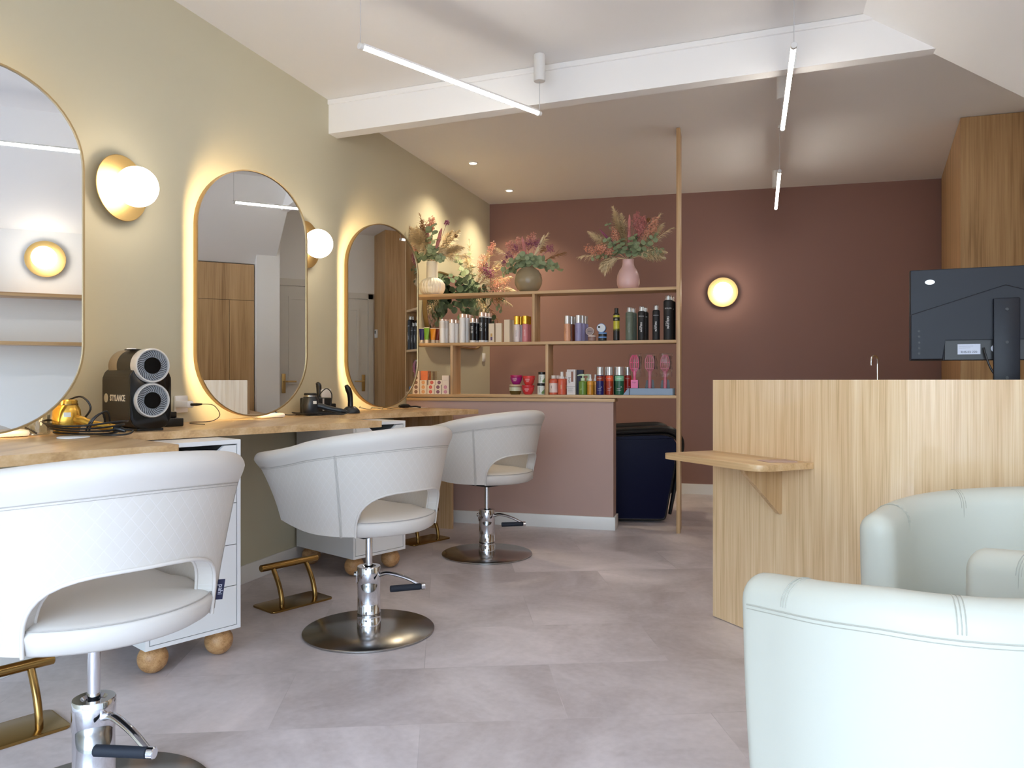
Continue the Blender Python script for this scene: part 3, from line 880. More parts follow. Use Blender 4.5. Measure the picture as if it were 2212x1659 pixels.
# navy tag on the near chair
tg = MB()
i49 = min(range(len(ch1[2])), key=lambda k: abs(ch1[2][k][4] - 58))
e0, e1 = ch1[1](i49, 0.07, 0.001), ch1[1](i49, 0.21, 0.001)
nn = Vector((math.cos(R(58)), math.sin(R(58)), 0))
upv = (e1 - e0).normalized(); H_ = 0.052; W_ = 0.017
tgq = [e0, e0 + nn * W_, e0 + nn * W_ + upv * H_, e0 + upv * H_]
side = Vector((math.sin(R(58)), -math.cos(R(58)), 0)) * 0.0008
a = [tg.bm.verts.new(p - side) for p in tgq]; c = [tg.bm.verts.new(p + side) for p in tgq]
tg.bm.faces.new(a); tg.bm.faces.new(c[::-1])
for i in range(4): tg.bm.faces.new((a[i], a[(i + 1) % 4], c[(i + 1) % 4], c[i]))
tgo = tg.build('tag', mat('navy_tag', (14, 14, 58), 0.6), ch1[0], smooth=0)
tgo['label'] = 'small navy fabric tag with white letters'
tt = MB()
org = e0 + nn * (W_ * 0.5) + upv * (H_ * 0.5) + side * 1.3
Mx = Matrix(((-upv.x, nn.x, side.x * 1250, org.x), (-upv.y, nn.y, side.y * 1250, org.y), (-upv.z, nn.z, side.z * 1250, org.z), (0, 0, 0, 1)))
tt.text('pahi', 0.0165, Mx, extrude=0.0003)
tt.build('lettering', mat('tag_white', (225, 228, 240), 0.6), tgo, smooth=0)

# ------------------------------------------------------------------ white tub armchairs
def armchair(label, loc, face, base_z, crest, span, group='white tub armchairs'):
    """face = direction the sitter looks"""
    rz = math.atan2(-face[1], -face[0])
    t = thing('tub_armchair', label, 'armchair', (loc[0], loc[1], 0), rz, group)
    Rr, La = 0.275, 0.08
    arcs = list(range(-90, 91, 6))
    S = shell_sections(Rr, La, arcs, 8)
    def zb(th, af): return 0.085
    def zt(th, af):
        u = abs(th) / 90.0
        e = (1 - af) * 0.16 if af > 0 else 0.16 + 0.84 * (1 - u)
        return base_z + crest * min(1.0, e / span) ** 0.85
    def flare(t, th, af):
        return 0.042 + 0.030 * t + 0.010 * math.sin(PI * t)
    def lean(t): return 0.02 * t
    mb, outer = shell_mesh(S, zb, zt, flare, 0.098, 0.047, lean, K=10, Q=12)
    mb.build('shell', PVC, t, smooth=60)
    n = len(S)
    sm = MB()
    sm.tube([outer(i, 0.985, 0.0005) for i in range(n)], 0.0014, 5, smooth=False)
    sm.tube([outer(i, 0.972, 0.0004) for i in range(n)], 0.0008, 5, smooth=False)
    for th in (-90, -40, 40, 90):
        i = min(range(n), key=lambda k: abs(S[k][4] - th))
        x, y, nx, ny, _, _ = S[i]
        tp = outer(i, 1.0)
        for d in (-0.006, 0.0, 0.006):
            tg_ = Vector((-ny, nx, 0)) * d
            pts = [Vector((tp.x + nx * (-0.047 + 0.0475 * math.cos(PI * q / 10)), tp.y + ny * (-0.047 + 0.0475 * math.cos(PI * q / 10)), tp.z + 0.0475 * math.sin(PI * q / 10))) + tg_ for q in range(11)]
            if d == 0:
                pts += [outer(i, k / 9, -0.0955) for k in range(8, 3, -1)]
            sm.tube(pts, 0.0009, 5, smooth=False)
    # seam down the arm fronts
    sm.build('seam', SEAMW, t, smooth=60)
    # seat cushion
    def ring_(s, z):
        pts = []
        for th in range(-90, 91, 9):
            a = R(th); pts.append((0.222 * s * math.cos(a), 0.222 * s * math.sin(a), z))
        for k in range(1, 6): pts.append((-0.24 * k / 5 * s, 0.222 * s, z))
        for k in range(4): pts.append((-0.262 * s, 0.20 * s * (1 - 2 * k / 3), z))
        for k in range(5, 0, -1): pts.append((-0.24 * k / 5 * s, -0.222 * s, z))
        return pts
    b = MB(); prev = None
    for s, z in ((0.97, 0.28), (1.0, 0.30), (1.0, 0.40), (0.97, 0.425), (0.85, 0.437), (0.4, 0.444), (0.1, 0.445)):
        row = [b.bm.verts.new(p) for p in ring_(s, z)]
        if prev:
            for i in range(len(row)):
                b.bm.faces.new((prev[i], prev[(i + 1) % len(row)], row[(i + 1) % len(row)], row[i]))
        else: b.bm.faces.new(row[::-1])
        prev = row
    b.bm.faces.new(prev)
    b.build('seat_cushion', PVC, t, smooth=60)
    MB().box(-0.235, 0.20, -0.215, 0.215, 0.09, 0.278, bev=0.01).build('front_rail', PVC, t)
    for x, y in ((-0.20, 0.20), (-0.20, -0.20), (0.18, 0.20), (0.18, -0.20)):
        MB().box(x - 0.022, x + 0.022, y - 0.022, y + 0.022, 0.0, 0.089, bev=0.003).build('leg', BLACKM, t)
    return t
armchair('large white tub armchair in the foreground, seen from behind', (2.885, 1.662), (-0.63, 0.773), 0.692, 0.030, 0.42)
armchair('white tub armchair facing left, just in front of the oak counter', (3.197, 2.278), (-0.472, -0.878), 0.694, 0.066, 1.0)

# ------------------------------------------------------------------ styling desks (one saw-tooth board per station)
DZ0, DZ1 = 0.835, 0.865
C = [(0.895, 1.915), (0.835, 3.345), (0.765, 4.865)]
dT = (0.405, 0.914); dN = (0.910, -0.414)
def isect(p, d, q, e):
    den = d[0] * e[1] - d[1] * e[0]
    s = ((q[0] - p[0]) * e[1] - (q[1] - p[1]) * e[0]) / den
    return (p[0] + d[0] * s, p[1] + d[1] * s)
back = (-dN[0], -dN[1])
names = ['oak styling desk nearest the camera, holding the gold hair dryer', 'middle oak styling desk, holding the twin-fan black machine', 'oak styling desk at the far end, against the half wall']
for k in range(3):
    c = C[k]
    wall_end = isect(c, back, (0.001, 0), (0, 1))
    if k == 0:
        st_ = isect(c, dT, (0.001, 0), (0, 1)); poly = [st_, c, wall_end]
    else:
        pc = C[k - 1]
        A0 = isect(pc, back, c, dT); W0 = isect(pc, back, (0.001, 0), (0, 1))
        g = 0.001
        poly = [(W0[0], W0[1] + g), (A0[0] + g * 0.4, A0[1] + g * 0.9), c, wall_end]
    rads = [0] * len(poly); rads[poly.index(c)] = 0.012
    dk = thing('styling_desk', names[k], 'desk', (0, 0, 0), 0, 'saw-tooth oak styling desks')
    MB().prism(rounded(poly, rads), DZ0, DZ1, bev=0.001).build('desk_top', OAKD, dk, smooth=0)
    if k == 2:
        MB().box(0.016, 0.478, 5.085, 5.112, 0.0, DZ0 - 0.001, bev=0.001).build('support_panel', OAKZ, dk, smooth=0)

# ------------------------------------------------------------------ white drawer cabinets on wooden ball feet
def drawer_cabinet(label, loc):
    t = thing('drawer_cabinet', label, 'cabinet', (loc[0], loc[1], 0), ANG, 'white drawer cabinets on wooden balls')
    D, W2 = 0.265, 0.182
    zb, zt = 0.103, 0.832
    body = MB().box(-D, D, -W2, -W2 + 0.014, zb, zt).box(-D, D, W2 - 0.014, W2, zb, zt).box(-D, D, -W2 + 0.014, W2 - 0.014, zb, zb + 0.014).box(-D, D, -W2 + 0.014, W2 - 0.014, zt - 0.016, zt).box(-D, -D + 0.006, -W2 + 0.014, W2 - 0.014, zb + 0.014, zt - 0.016)
    body.build('body', WHITE, t, smooth=0)
    zs = [0.1195, 0.272, 0.430, 0.590, 0.814]
    for a, b in zip(zs, zs[1:]):
        b2 = b - 0.003
        w = W2 - 0.0175
        nt = [(-w, a), (w, a), (w, b2), (0.115, b2), (0.075, b2 - 0.032), (-0.045, b2 - 0.032), (-0.085, b2), (-w, b2)]
        dr = MB().prism(nt, D - 0.017, D - 0.0005, axis='X').build('drawer', WHITE, t, smooth=0)
        MB().box(-D + 0.03, D - 0.018, -w + 0.008, w - 0.008, a + 0.012, a + 0.02).box(-D + 0.03, D - 0.018, -w + 0.002, -w + 0.010, a + 0.012, b2 - 0.045).box(-D + 0.03, D - 0.018, w - 0.010, w - 0.002, a + 0.012, b2 - 0.045).build('drawer_box', BLACKM, dr, smooth=0)
    for x in (D - 0.065, -D + 0.065):
        for y in (-W2 + 0.055, W2 - 0.055):
            MB().sphere((x, y, 0.0525), 0.053, 28, 18).build('ball_foot', BALL, t)
    return t
drawer_cabinet('white drawer cabinet on wooden ball feet behind the nearest styling chair', (0.585 - 0.265 * NX, 2.345 - 0.265 * NY))
drawer_cabinet('white drawer cabinet on wooden ball feet behind the middle styling chair', (0.580 - 0.265 * NX, 3.805 - 0.265 * NY))

# ------------------------------------------------------------------ brass footrests
def footrest(label, loc):
    t = thing('footrest', label, 'footrest', (loc[0], loc[1], 0), ANG, 'brass footrests under the desks')
    MB().prism(rounded([(-0.09, -0.165), (0.09, -0.165), (0.09, 0.165), (-0.09, 0.165)], [0.02] * 4), 0.0005, 0.009, bev=0.002).build('base_plate', GOLD, t)
    for y in (-0.09, 0.09):
        MB().tube([(0.045, y, 0.008), (0.042, y, 0.05), (0.018, y, 0.11), (-0.03, y, 0.178)], 0.0115, 12).build('leg', GOLD, t)
    MB().cyl(0.0165, -0.155, 0.155, 20, tr(-0.03, 0, 0.186) @ rot('X', 90), bev=0.003).build('foot_bar', GOLD, t)
    return t
footrest('brass footrest in front of the nearest desk, half hidden by the near chair', (0.43, 1.70))
footrest('brass footrest beside the middle styling chair', (0.455, 3.165))
footrest('brass footrest at the far styling chair', (0.45, 4.66))
# ------------------------------------------------------------------ goods on the shelves
ZT, ZM, ZL = 1.7125, 1.3435, 0.9575
_pc = {}
def pm(col, rough=0.35, metal=0.0, coat=0.0):
    k = ('%d_%d_%d_%d_%d' % (*col, int(rough * 100), int(metal * 10)))
    if k not in _pc:
        _pc[k] = mat('paint_' + k, col, rough, metal, coat=coat)
    return _pc[k]
def wrapM(r, z, vertical=False, turn=0.0):
    """lettering bent round a cylinder, facing the shelf front (-Y)"""
    def f(v):
        if vertical: a, h = -v.y / r + turn, v.x
        else: a, h = v.x / r + turn, v.y
        rr = r + v.z
        return Vector((rr * math.sin(a), -rr * math.cos(a), z + h))
    return f
def bottle(name, label, cat, x, back, z, r, h, cap_h, body, cap, cap_r=None, shoulder=0.0, neck=None, band=None, group=None, texts=(), pump=None, cap_m=None, body_m=None, clearcap=False):
    """upright bottle: h includes the cap; shoulder = height of the rounding towards the neck; band = (z0, z1, colour)"""
    t = thing(name, label, cat, shp(x, back, z), PR, group)
    hb = h - cap_h
    cr_ = cap_r or r
    nk = neck or cr_ * 0.92
    if shoulder > 0:
        pr = [(0, 0.0), (r - 0.003, 0.0), (r, 0.003), (r, hb - shoulder)]
        for k in range(1, 7):
            a = PI / 2 * k / 6
            pr.append((nk + (r - nk) * math.cos(a), hb - shoulder + shoulder * math.sin(a)))
        pr += [(0, hb)]
    else:
        pr = [(0, 0.0), (r - 0.002, 0.0), (r, 0.002), (r, hb - 0.001), (r - 0.001, hb), (0, hb)]
    MB().lathe(pr, 28, close=False).build('body', body_m or pm(body), t)
    cm = cap_m or (pm(cap) if cap else CLEAR)
    if pump == 'lever':
        c = MB().cyl(cr_, hb, hb + cap_h * 0.42, 20, bev=0.0015).cyl(cr_ * 0.35, hb + cap_h * 0.42, hb + cap_h * 0.8, 12)
        c.tube([(0.012, 0, hb + cap_h * 0.86), (0, 0, hb + cap_h * 0.88), (-0.02, -0.003, hb + cap_h * 0.88), (-0.038, -0.006, hb + cap_h * 0.78)], [0.006, 0.008, 0.006, 0.0035], 10)
        c.build('pump_head', cm, t)
    elif pump == 'spray':
        MB().lathe([(0, hb), (cr_, hb), (cr_, hb + cap_h * 0.3), (cr_ * 0.62, hb + cap_h * 0.36), (cr_ * 0.58, hb + cap_h), (0, hb + cap_h)], 20, close=False).build('spray_head', cm, t)
    else:
        if clearcap:
            MB().lathe([(0, hb), (cr_ * 0.55, hb), (cr_ * 0.50, hb + cap_h * 0.72), (cr_ * 0.3, hb + cap_h * 0.8), (0, hb + cap_h * 0.8)], 18, close=False).build('nozzle', WHITE, t)
            MB().lathe([(cr_, hb + 0.0005), (cr_, hb + cap_h - 0.002), (cr_ - 0.002, hb + cap_h), (0, hb + cap_h)], 20, close=False).build('cap', CLEAR, t)
        else:
            MB().cyl(cr_, hb + 0.0003, hb + cap_h, 28, bev=0.0012).build('cap', cm, t)
    for (z0, z1, c) in (band or ()):
        MB().lathe([(r + 0.0004, z0), (r + 0.0004, z1)], 28, close=False).build('label', pm(c), t)
    for (txt, size, zz, vert, c, turn) in texts:
        MB().text(txt, size, wrapM(r + 0.0006, zz, vert, turn), extrude=0.0002).build('lettering', pm(c), t, smooth=0)
    return t
def box_item(name, label, cat, x, back, z, w, d, h, m, group=None, rz=0.0):
    t = thing(name, label, cat, shp(x, back, z), PR + rz, group)
    MB().box(-w / 2, w / 2, 0, d, 0.0, h, bev=0.0008).build('carton', m, t, smooth=0)
    return t
def backs(t, x, back0, step, labels, z, dx=0.0):
    """copies standing behind the first one"""
    for k, lb in enumerate(labels):
        dup(t, shp(x + dx * (k + 1), back0 + step * (k + 1), z), None, lb)

G = 'hair products on the middle shelf'
# --- middle shelf, left bay: squeeze tubes standing on their caps
def squeeze(label, x, back, col, h=0.112):
    t = thing('squeeze_tube', label, 'tube', shp(x, back, ZM), PR, 'squeeze tubes on the middle shelf')
    b = MB(); rows = []
    for k in range(9):
        u = k / 8; ry = 0.0165 * (1 - u) + 0.0012 * u; rx = 0.0165 * (1 - u) + 0.0225 * u
        rows.append([b.bm.verts.new((rx * math.cos(2 * PI * i / 20), ry * math.sin(2 * PI * i / 20), 0.026 + (h - 0.026) * u)) for i in range(20)])
    for a, c in zip(rows, rows[1:]):
        for i in range(20): b.bm.faces.new((a[i], a[(i + 1) % 20], c[(i + 1) % 20], c[i]))
    b.bm.faces.new(rows[-1]); b.bm.faces.new(rows[0][::-1])
    b.build('body', pm(col), t)
    MB().cyl(0.0155, 0.0, 0.0255, 20, bev=0.001).build('cap', pm((226, 214, 200)), t)
    MB().box(-0.0225, 0.0225, -0.0016, 0.0016, h, h + 0.005).build('crimp', pm((236, 226, 206)), t, smooth=0)
    return t
squeeze('dark blue squeeze tube, leftmost on the middle shelf', 0.112, 0.050, (34, 38, 110))
squeeze('green squeeze tube with a pale cap on the middle shelf', 0.160, 0.028, (118, 170, 54), 0.116)
squeeze('yellow-orange squeeze tube right of the green one', 0.199, 0.062, (230, 150, 40))
squeeze('dark red squeeze tube behind the yellow-orange one', 0.214, 0.110, (120, 36, 22))
squeeze('red squeeze tube between the blue and green ones', 0.135, 0.088, (170, 34, 34))
COP = pm((234, 206, 188), 0.2, 0.6); GLD = pm((222, 178, 70), 0.22, 0.85); SIL = pm((206, 204, 204), 0.32, 0.7)
WB = (242, 238, 234)
a = bottle('bottle', 'slim white bottle with a copper label strip, first of the bottle rows', 'bottle', 0.286, 0.03, ZM, 0.0215, 0.180, 0.012, WB, None, cap_m=COP, group=G, band=[(0.112, 0.155, (232, 224, 216))])
backs(a, 0.290, 0.03, 0.05, ['slim white bottle right behind the first of the bottle rows', 'slim white bottle at the back of the first bottle row'], ZM, 0.006)
a = bottle('bottle', 'short white bottle with black side print, second of the bottle rows', 'bottle', 0.362, 0.03, ZM, 0.0225, 0.176, 0.028, WB, None, cap_m=COP, group=G)
MB().text('SEB MAN', 0.012, wrapM(0.0230, 0.075, True, -0.9), extrude=0.0002).build('lettering', BLACKM, a, smooth=0)
backs(a, 0.367, 0.03, 0.05, ['short white bottle with black print right behind the second row front', 'short white bottle with black print at the back of the second row'], ZM, 0.008)
a = bottle('bottle', 'tall white bottle with a silver-pink cap, third of the bottle rows', 'bottle', 0.446, 0.03, ZM, 0.0230, 0.216, 0.028, (242, 239, 237), None, cap_m=COP, group=G)
backs(a, 0.451, 0.03, 0.05, ['tall white bottle right behind the third row front', 'tall white bottle at the back of the third row'], ZM, 0.009)
LBL = (18, 16, 20)
a = bottle('bottle', 'short white bottle with a black label and white letters, fourth of the bottle rows', 'bottle', 0.527, 0.03, ZM, 0.0225, 0.182, 0.030, WB, None, cap_m=COP, group=G, band=[(0.016, 0.146, LBL)], texts=[('SENSE', 0.020, 0.095, True, (235, 235, 235), 0.0)])
backs(a, 0.532, 0.03, 0.05, ['short black-labelled white bottle right behind the fourth row front'], ZM, 0.010)
a = bottle('bottle', 'tall white bottle with a black label and white letters, fifth of the bottle rows', 'bottle', 0.598, 0.03, ZM, 0.0225, 0.224, 0.030, WB, None, cap_m=COP, group=G, band=[(0.016, 0.186, LBL)], texts=[('SENSE', 0.024, 0.115, True, (235, 235, 235), 0.0)])
backs(a, 0.602, 0.03, 0.046, ['tall black-labelled white bottle, second in the fifth row', 'tall black-labelled white bottle, third in the fifth row'], ZM, 0.011)
CRM = pm((232, 216, 192), 0.6)
a = box_item('carton', 'cream carton printed with a small gold and purple bottle', 'box', 0.672, 0.03, ZM, 0.042, 0.042, 0.140, CRM, 'cream cartons on the middle shelf')
MB().box(-0.007, 0.007, -0.0008, 0.0002, 0.014, 0.040).build('printed_bottle', pm((86, 52, 96)), a, smooth=0)
MB().box(-0.007, 0.007, -0.0008, 0.0002, 0.041, 0.066).build('printed_cap', pm((206, 160, 90)), a, smooth=0)
box_item('carton', 'plain cream carton right of the printed one', 'box', 0.727, 0.03, ZM, 0.046, 0.042, 0.141, CRM, 'cream cartons on the middle shelf')
a = box_item('carton', 'taller cream carton nearest the white and gold bottle', 'box', 0.790, 0.03, ZM, 0.044, 0.05, 0.166, CRM, 'cream cartons on the middle shelf', R(-10))
dup(a, shp(0.812, 0.095, ZM), None, 'taller cream carton standing at the back of the row')
a = bottle('bottle', 'white bottle with a long gold cap on the middle shelf', 'bottle', 0.868, 0.03, ZM, 0.0235, 0.190, 0.062, (226, 214, 214), None, cap_m=GLD, group=G, texts=[('BLONDE', 0.012, 0.062, True, (150, 140, 140), 0.0)])
dup(a, shp(0.882, 0.085, ZM), None, 'white gold-capped bottle hidden behind the first gold-capped one')
a = bottle('bottle', 'pink bottle with a long gold cap next to the divider', 'bottle', 0.932, 0.03, ZM, 0.0235, 0.190, 0.060, (214, 132, 136), None, cap_m=GLD, group=G, texts=[('COLOR', 0.014, 0.066, True, (245, 235, 235), 0.0)])
dup(a, shp(0.938, 0.085, ZM), None, 'pink gold-capped bottle behind the front pink one')
# --- middle shelf, right bay
a = bottle('bottle', 'peach bottle with a silver cap on the middle shelf', 'bottle', 1.244, 0.03, ZM, 0.0240, 0.184, 0.058, (222, 164, 130), None, cap_m=SIL, cap_r=0.0205, group=G, texts=[('imprint', 0.013, 0.075, True, (150, 100, 80), -0.3)])
b_ = bottle('bottle', 'brown bottle with a silver cap behind the peach one', 'bottle', 1.262, 0.09, ZM, 0.0240, 0.184, 0.058, (122, 62, 40), None, cap_m=SIL, cap_r=0.0205, group=G)
dup(b_, shp(1.272, 0.145, ZM), None, 'brown silver-capped bottle at the very back behind the peach one')
a = bottle('bottle', 'lavender bottle with a silver cap on the middle shelf', 'bottle', 1.326, 0.03, ZM, 0.0260, 0.187, 0.058, (150, 144, 184), None, cap_m=SIL, cap_r=0.0210, group=G, texts=[('imprint', 0.013, 0.075, True, (100, 96, 150), -0.3)])
backs(a, 1.331, 0.03, 0.05, ['lavender bottle right behind the front lavender one', 'lavender bottle at the back of its row'], ZM, 0.012)
def jar(label, x, back, z, r, h, body, lid, lid_h, group, lidr=None):
    t = thing('jar', label, 'jar', shp(x, back, z), PR, group)
    MB().cyl(r, 0.0, h - lid_h - 0.0004, 28, bev=0.0015).build('pot', pm(body), t)
    MB().cyl(lidr or r * 1.02, h - lid_h, h, 28, bev=0.0012).build('lid', pm(lid), t)
    return t
def jar_on_edge(label, x, back, z, r, d, face, rim, side, group, tilt=0.0):
    """pot lying on its rim, lid facing out of the shelf"""
    t = thing('jar', label, 'jar', shp(x, back, z + r), PR + tilt, group)
    F = rot('X', 90)
    MB().cyl(r * 0.96, -0.012 - d, -0.0124, 32, F).build('pot', pm(side), t)
    MB().cyl(r, -0.012, 0.0, 32, F, bev=0.0015).build('lid', pm(rim), t)
    MB().cyl(r * 0.88, 0.0, 0.0006, 32, F).build('lid_label', pm(face), t)
    return t
GJ = 'styling paste jars on the middle shelf'
jar('taupe jar lying flat under the upright taupe jar', 1.424, 0.02, ZM, 0.0285, 0.040, (150, 116, 106), (206, 186, 178), 0.012, GJ)
j = jar_on_edge('taupe jar standing on edge with its lid facing out', 1.408, 0.022, ZM + 0.040, 0.0295, 0.03, (136, 112, 106), (220, 204, 198), (120, 96, 92), GJ)
MB().box(-0.014, 0.014, -0.0012, -0.0006, -0.002, 0.002).build('lettering', pm((60, 46, 44)), j, smooth=0)
jar('bottom black jar with a light blue lid in the stack of two', 1.500, 0.02, ZM, 0.0300, 0.029, (14, 14, 16), (112, 158, 218), 0.010, GJ)
jar('upper black jar with a light blue lid in the stack of two', 1.501, 0.02, ZM + 0.0293, 0.0300, 0.029, (14, 14, 16), (112, 158, 218), 0.010, GJ)
j = jar_on_edge('pale blue and white lidded jar on edge, on top of the black jars', 1.490, 0.024, ZM + 0.0590, 0.0330, 0.03, (214, 220, 224), (110, 140, 190), (20, 22, 30), GJ)
MB().box(-0.022, -0.008, -0.0013, -0.0007, 0.0, 0.014).build('lettering', BLACKM, j, smooth=0)
a = bottle('spray_can', 'black and yellow spray can on the middle shelf', 'can', 1.598, 0.03, ZM, 0.0225, 0.230, 0.036, (24, 20, 18), (14, 14, 14), cap_r=0.0145, shoulder=0.010, group=G, band=[(0.085, 0.180, (198, 190, 60))])
MB().lathe([(0.0231, 0.140), (0.0231, 0.165)], 28, close=False).build('badge', BLACKM, a)
for k, (zz, sz) in enumerate(((0.150, 0.016),)):
    MB().text('d:fi', sz, wrapM(0.0234, zz), extrude=0.0002).build('lettering', pm((230, 225, 200)), a, smooth=0)
b2 = MB()
for i in range(28):
    h_ = 0.085 - 0.022 * abs(math.sin(i * 1.7)); a0, a1 = 2 * PI * i / 28, 2 * PI * (i + 0.8) / 28
    b2.poly([(0.0230 * math.cos(a0), 0.0230 * math.sin(a0), 0.0855), (0.0230 * math.cos(a1), 0.0230 * math.sin(a1), 0.0855), (0.0230 * math.cos((a0 + a1) / 2), 0.0230 * math.sin((a0 + a1) / 2), h_)])
b2.build('splash_print', pm((198, 190, 60)), a, smooth=0)
def master(label, x, back, r, h, col, tcol, sz):
    t = bottle('spray_can', label, 'can', x, back, ZM, r, h, 0.034, col, None, cap_r=r * 0.66, shoulder=0.014, group='tall styling spray cans', clearcap=True, body_m=pm(col, 0.55))
    MB().text('STYLE', sz * 0.62, wrapM(r + 0.0006, h * 0.36, True, -0.38), extrude=0.0002).build('lettering', pm(tcol), t, smooth=0)
    MB().text('MASTERS', sz, wrapM(r + 0.0006, h * 0.385, True, 0.02), extrude=0.0002, bold=0.0003).build('lettering', pm(tcol), t, smooth=0)
    MB().text('REVLON', sz * 0.62, wrapM(r + 0.0006, h * 0.70), extrude=0.0002).build('lettering', pm(tcol), t, smooth=0)
    return t
a = master('sage green spray can with a clear cap', 1.690, 0.03, 0.0275, 0.236, (104, 114, 100), (132, 142, 128), 0.017)
dup(a, shp(1.708, 0.10, ZM), None, 'sage green spray can behind the front sage one')
a = master('black styling spray can right of the sage green one', 1.775, 0.03, 0.0265, 0.240, (22, 22, 26), (206, 206, 210), 0.017)
dup(a, shp(1.792, 0.10, ZM), None, 'black spray can behind the one next to the sage can')
a = master('black styling spray can standing alone, second from the post', 1.876, 0.03, 0.0255, 0.246, (22, 22, 26), (206, 206, 210), 0.017)
a = master('tallest black styling spray can, next to the post', 1.960, 0.03, 0.0335, 0.312, (22, 22, 26), (206, 206, 210), 0.021)
dup(a, shp(1.972, 0.105, ZM), None, 'tall black spray can behind the one next to the post')

# --- lower shelf, left bay: colour cartons with round spots
def spot_box(label, x, row, col, z=None):
    t = thing('colour_carton', label, 'box', shp(x, 0.012, ZL + 0.0352 * row), PR, 'small colour cartons stacked on the lower shelf')
    MB().box(-0.0275, 0.0275, 0, 0.075, 0.0, 0.0348, bev=0.0006).build('carton', pm((238, 220, 200), 0.6), t, smooth=0)
    if col:
        F = tr(0.0, 0, 0.0175) @ rot('X', 90)
        MB().cyl(0.0132, 0.0, 0.0005, 24, F).build('colour_spot', pm(col), t)
        MB().cyl(0.0095, 0.0005, 0.0009, 24, F).build('spot_centre', pm(tuple(min(255, int(c * 0.75 + 60)) for c in col)), t)
    return t
cols = [('brown', (116, 66, 44)), ('orange', (226, 150, 84)), ('red', (206, 62, 48)), ('plum', (104, 40, 66)), ('pink', (206, 128, 150))]
xs = (0.080, 0.139, 0.198, 0.257, 0.317)
rown = ('bottom', 'second', 'third')
for row in range(3):
    for (nm, c), x in zip(cols, xs):
        dx = 0.010 if (row == 2 and nm in ('red', 'plum')) else 0.0
        cc_ = None if (row == 2 and nm == 'pink') else c
        spot_box('small carton with %s, %s row from the shelf' % ('a %s spot' % nm if cc_ else 'a blank pink-white end', rown[row]), x + dx, row, cc_)
spot_box('blank pale carton on top of the pink-spotted column', xs[4], 3, None)
spot_box('brown-spotted carton, fourth row, half hidden by the farthest mirror', xs[0], 3, cols[0][1])
spot_box('brown-spotted carton, topmost of its column by the farthest mirror', xs[0], 4, cols[0][1])
for k, nm in enumerate(('lower', 'upper')):
    t = box_item('carton', '%s orange carton on top of the small colour cartons' % nm, 'box', 0.146, 0.012, ZL + 0.1058 + 0.0352 * k, 0.056, 0.07, 0.035, pm((232, 128, 82), 0.5), 'orange cartons on the lower shelf')
t = thing('acrylic_stand', 'empty clear acrylic stand on top of the colour cartons', 'stand', shp(0.212, 0.02, ZL + 0.1058), PR)
MB().box(-0.034, 0.034, 0, 0.003, 0.0, 0.068).box(-0.034, 0.034, 0.003, 0.05, 0.064, 0.067).box(-0.0015, 0.0015, 0.003, 0.05, 0, 0.064).build('panel', ACRYL, t, smooth=0)
# --- lower shelf, middle bay: bowls of hair mask
def bowl(label, x, back, z, pot, lid, r=0.046, txt=None, pot2=None):
    t = thing('mask_jar', label, 'jar', shp(x, back, z), PR, 'hair mask jars on the lower shelf')
    MB().lathe([(0, 0), (r * 0.52, 0.0), (r * 0.70, 0.010), (r * 0.86, 0.026), (r * 0.95, 0.046), (r * 0.95, 0.0505), (0, 0.0505)], 32, close=False).build('pot', pm(pot, 0.25), t)
    MB().lathe([(0, 0.051), (r * 0.98, 0.051), (r, 0.053), (r, 0.064), (r * 0.96, 0.068), (0, 0.068)], 32, close=False).build('lid', pm(lid, 0.3), t)
    lb = MB()
    for k, w in enumerate((0.030, 0.034, 0.024, 0.018)):
        zz = 0.043 - k * 0.0065; rr = r * (0.95 if zz > 0.04 else 0.93 - (0.043 - zz) * 4.2)
        n = 8
        for q in range(n):
            a0, a1 = (q / n - 0.5) * w / rr, ((q + 0.7) / n - 0.5) * w / rr
            lb.poly([((rr + .003) * math.sin(a0), -(rr + .003) * math.cos(a0), zz), ((rr + .003) * math.sin(a1), -(rr + .003) * math.cos(a1), zz), ((rr + .003) * math.sin(a1), -(rr + .003) * math.cos(a1), zz + 0.003), ((rr + .003) * math.sin(a0), -(rr + .003) * math.cos(a0), zz + 0.003)])
    lb.build('lettering', pm((246, 200, 200)), t, smooth=0)
    return t
t = thing('mask_jar', 'olive brown jar with a cream lid under the magenta jar', 'jar', shp(0.856, 0.03, ZL), PR, 'hair mask jars on the lower shelf')
MB().lathe([(0, 0), (0.034, 0), (0.041, 0.012), (0.044, 0.03), (0.044, 0.058), (0, 0.058)], 32, close=False).build('pot', pm((98, 78, 34), 0.25), t)
MB().cyl(0.0450, 0.0585, 0.0735, 32, bev=0.002).build('lid', pm((206, 182, 150)), t)
lbm = MB().lathe([(0.0446, 0.026), (0.0446, 0.054)], 32, close=False); 
lbm.build('label', pm((206, 206, 178)), t)
bowl('magenta and violet jar stacked on the olive jar', 0.862, 0.032, ZL + 0.074, (160, 34, 120), (178, 24, 92), 0.0455)
bowl('coral red jar at the bottom, right of the olive jar', 0.952, 0.03, ZL, (222, 62, 66), (206, 40, 52), 0.0470)
bowl('coral red jar on top of the other coral jar', 0.957, 0.032, ZL + 0.0685, (222, 66, 64), (222, 60, 58), 0.0455)
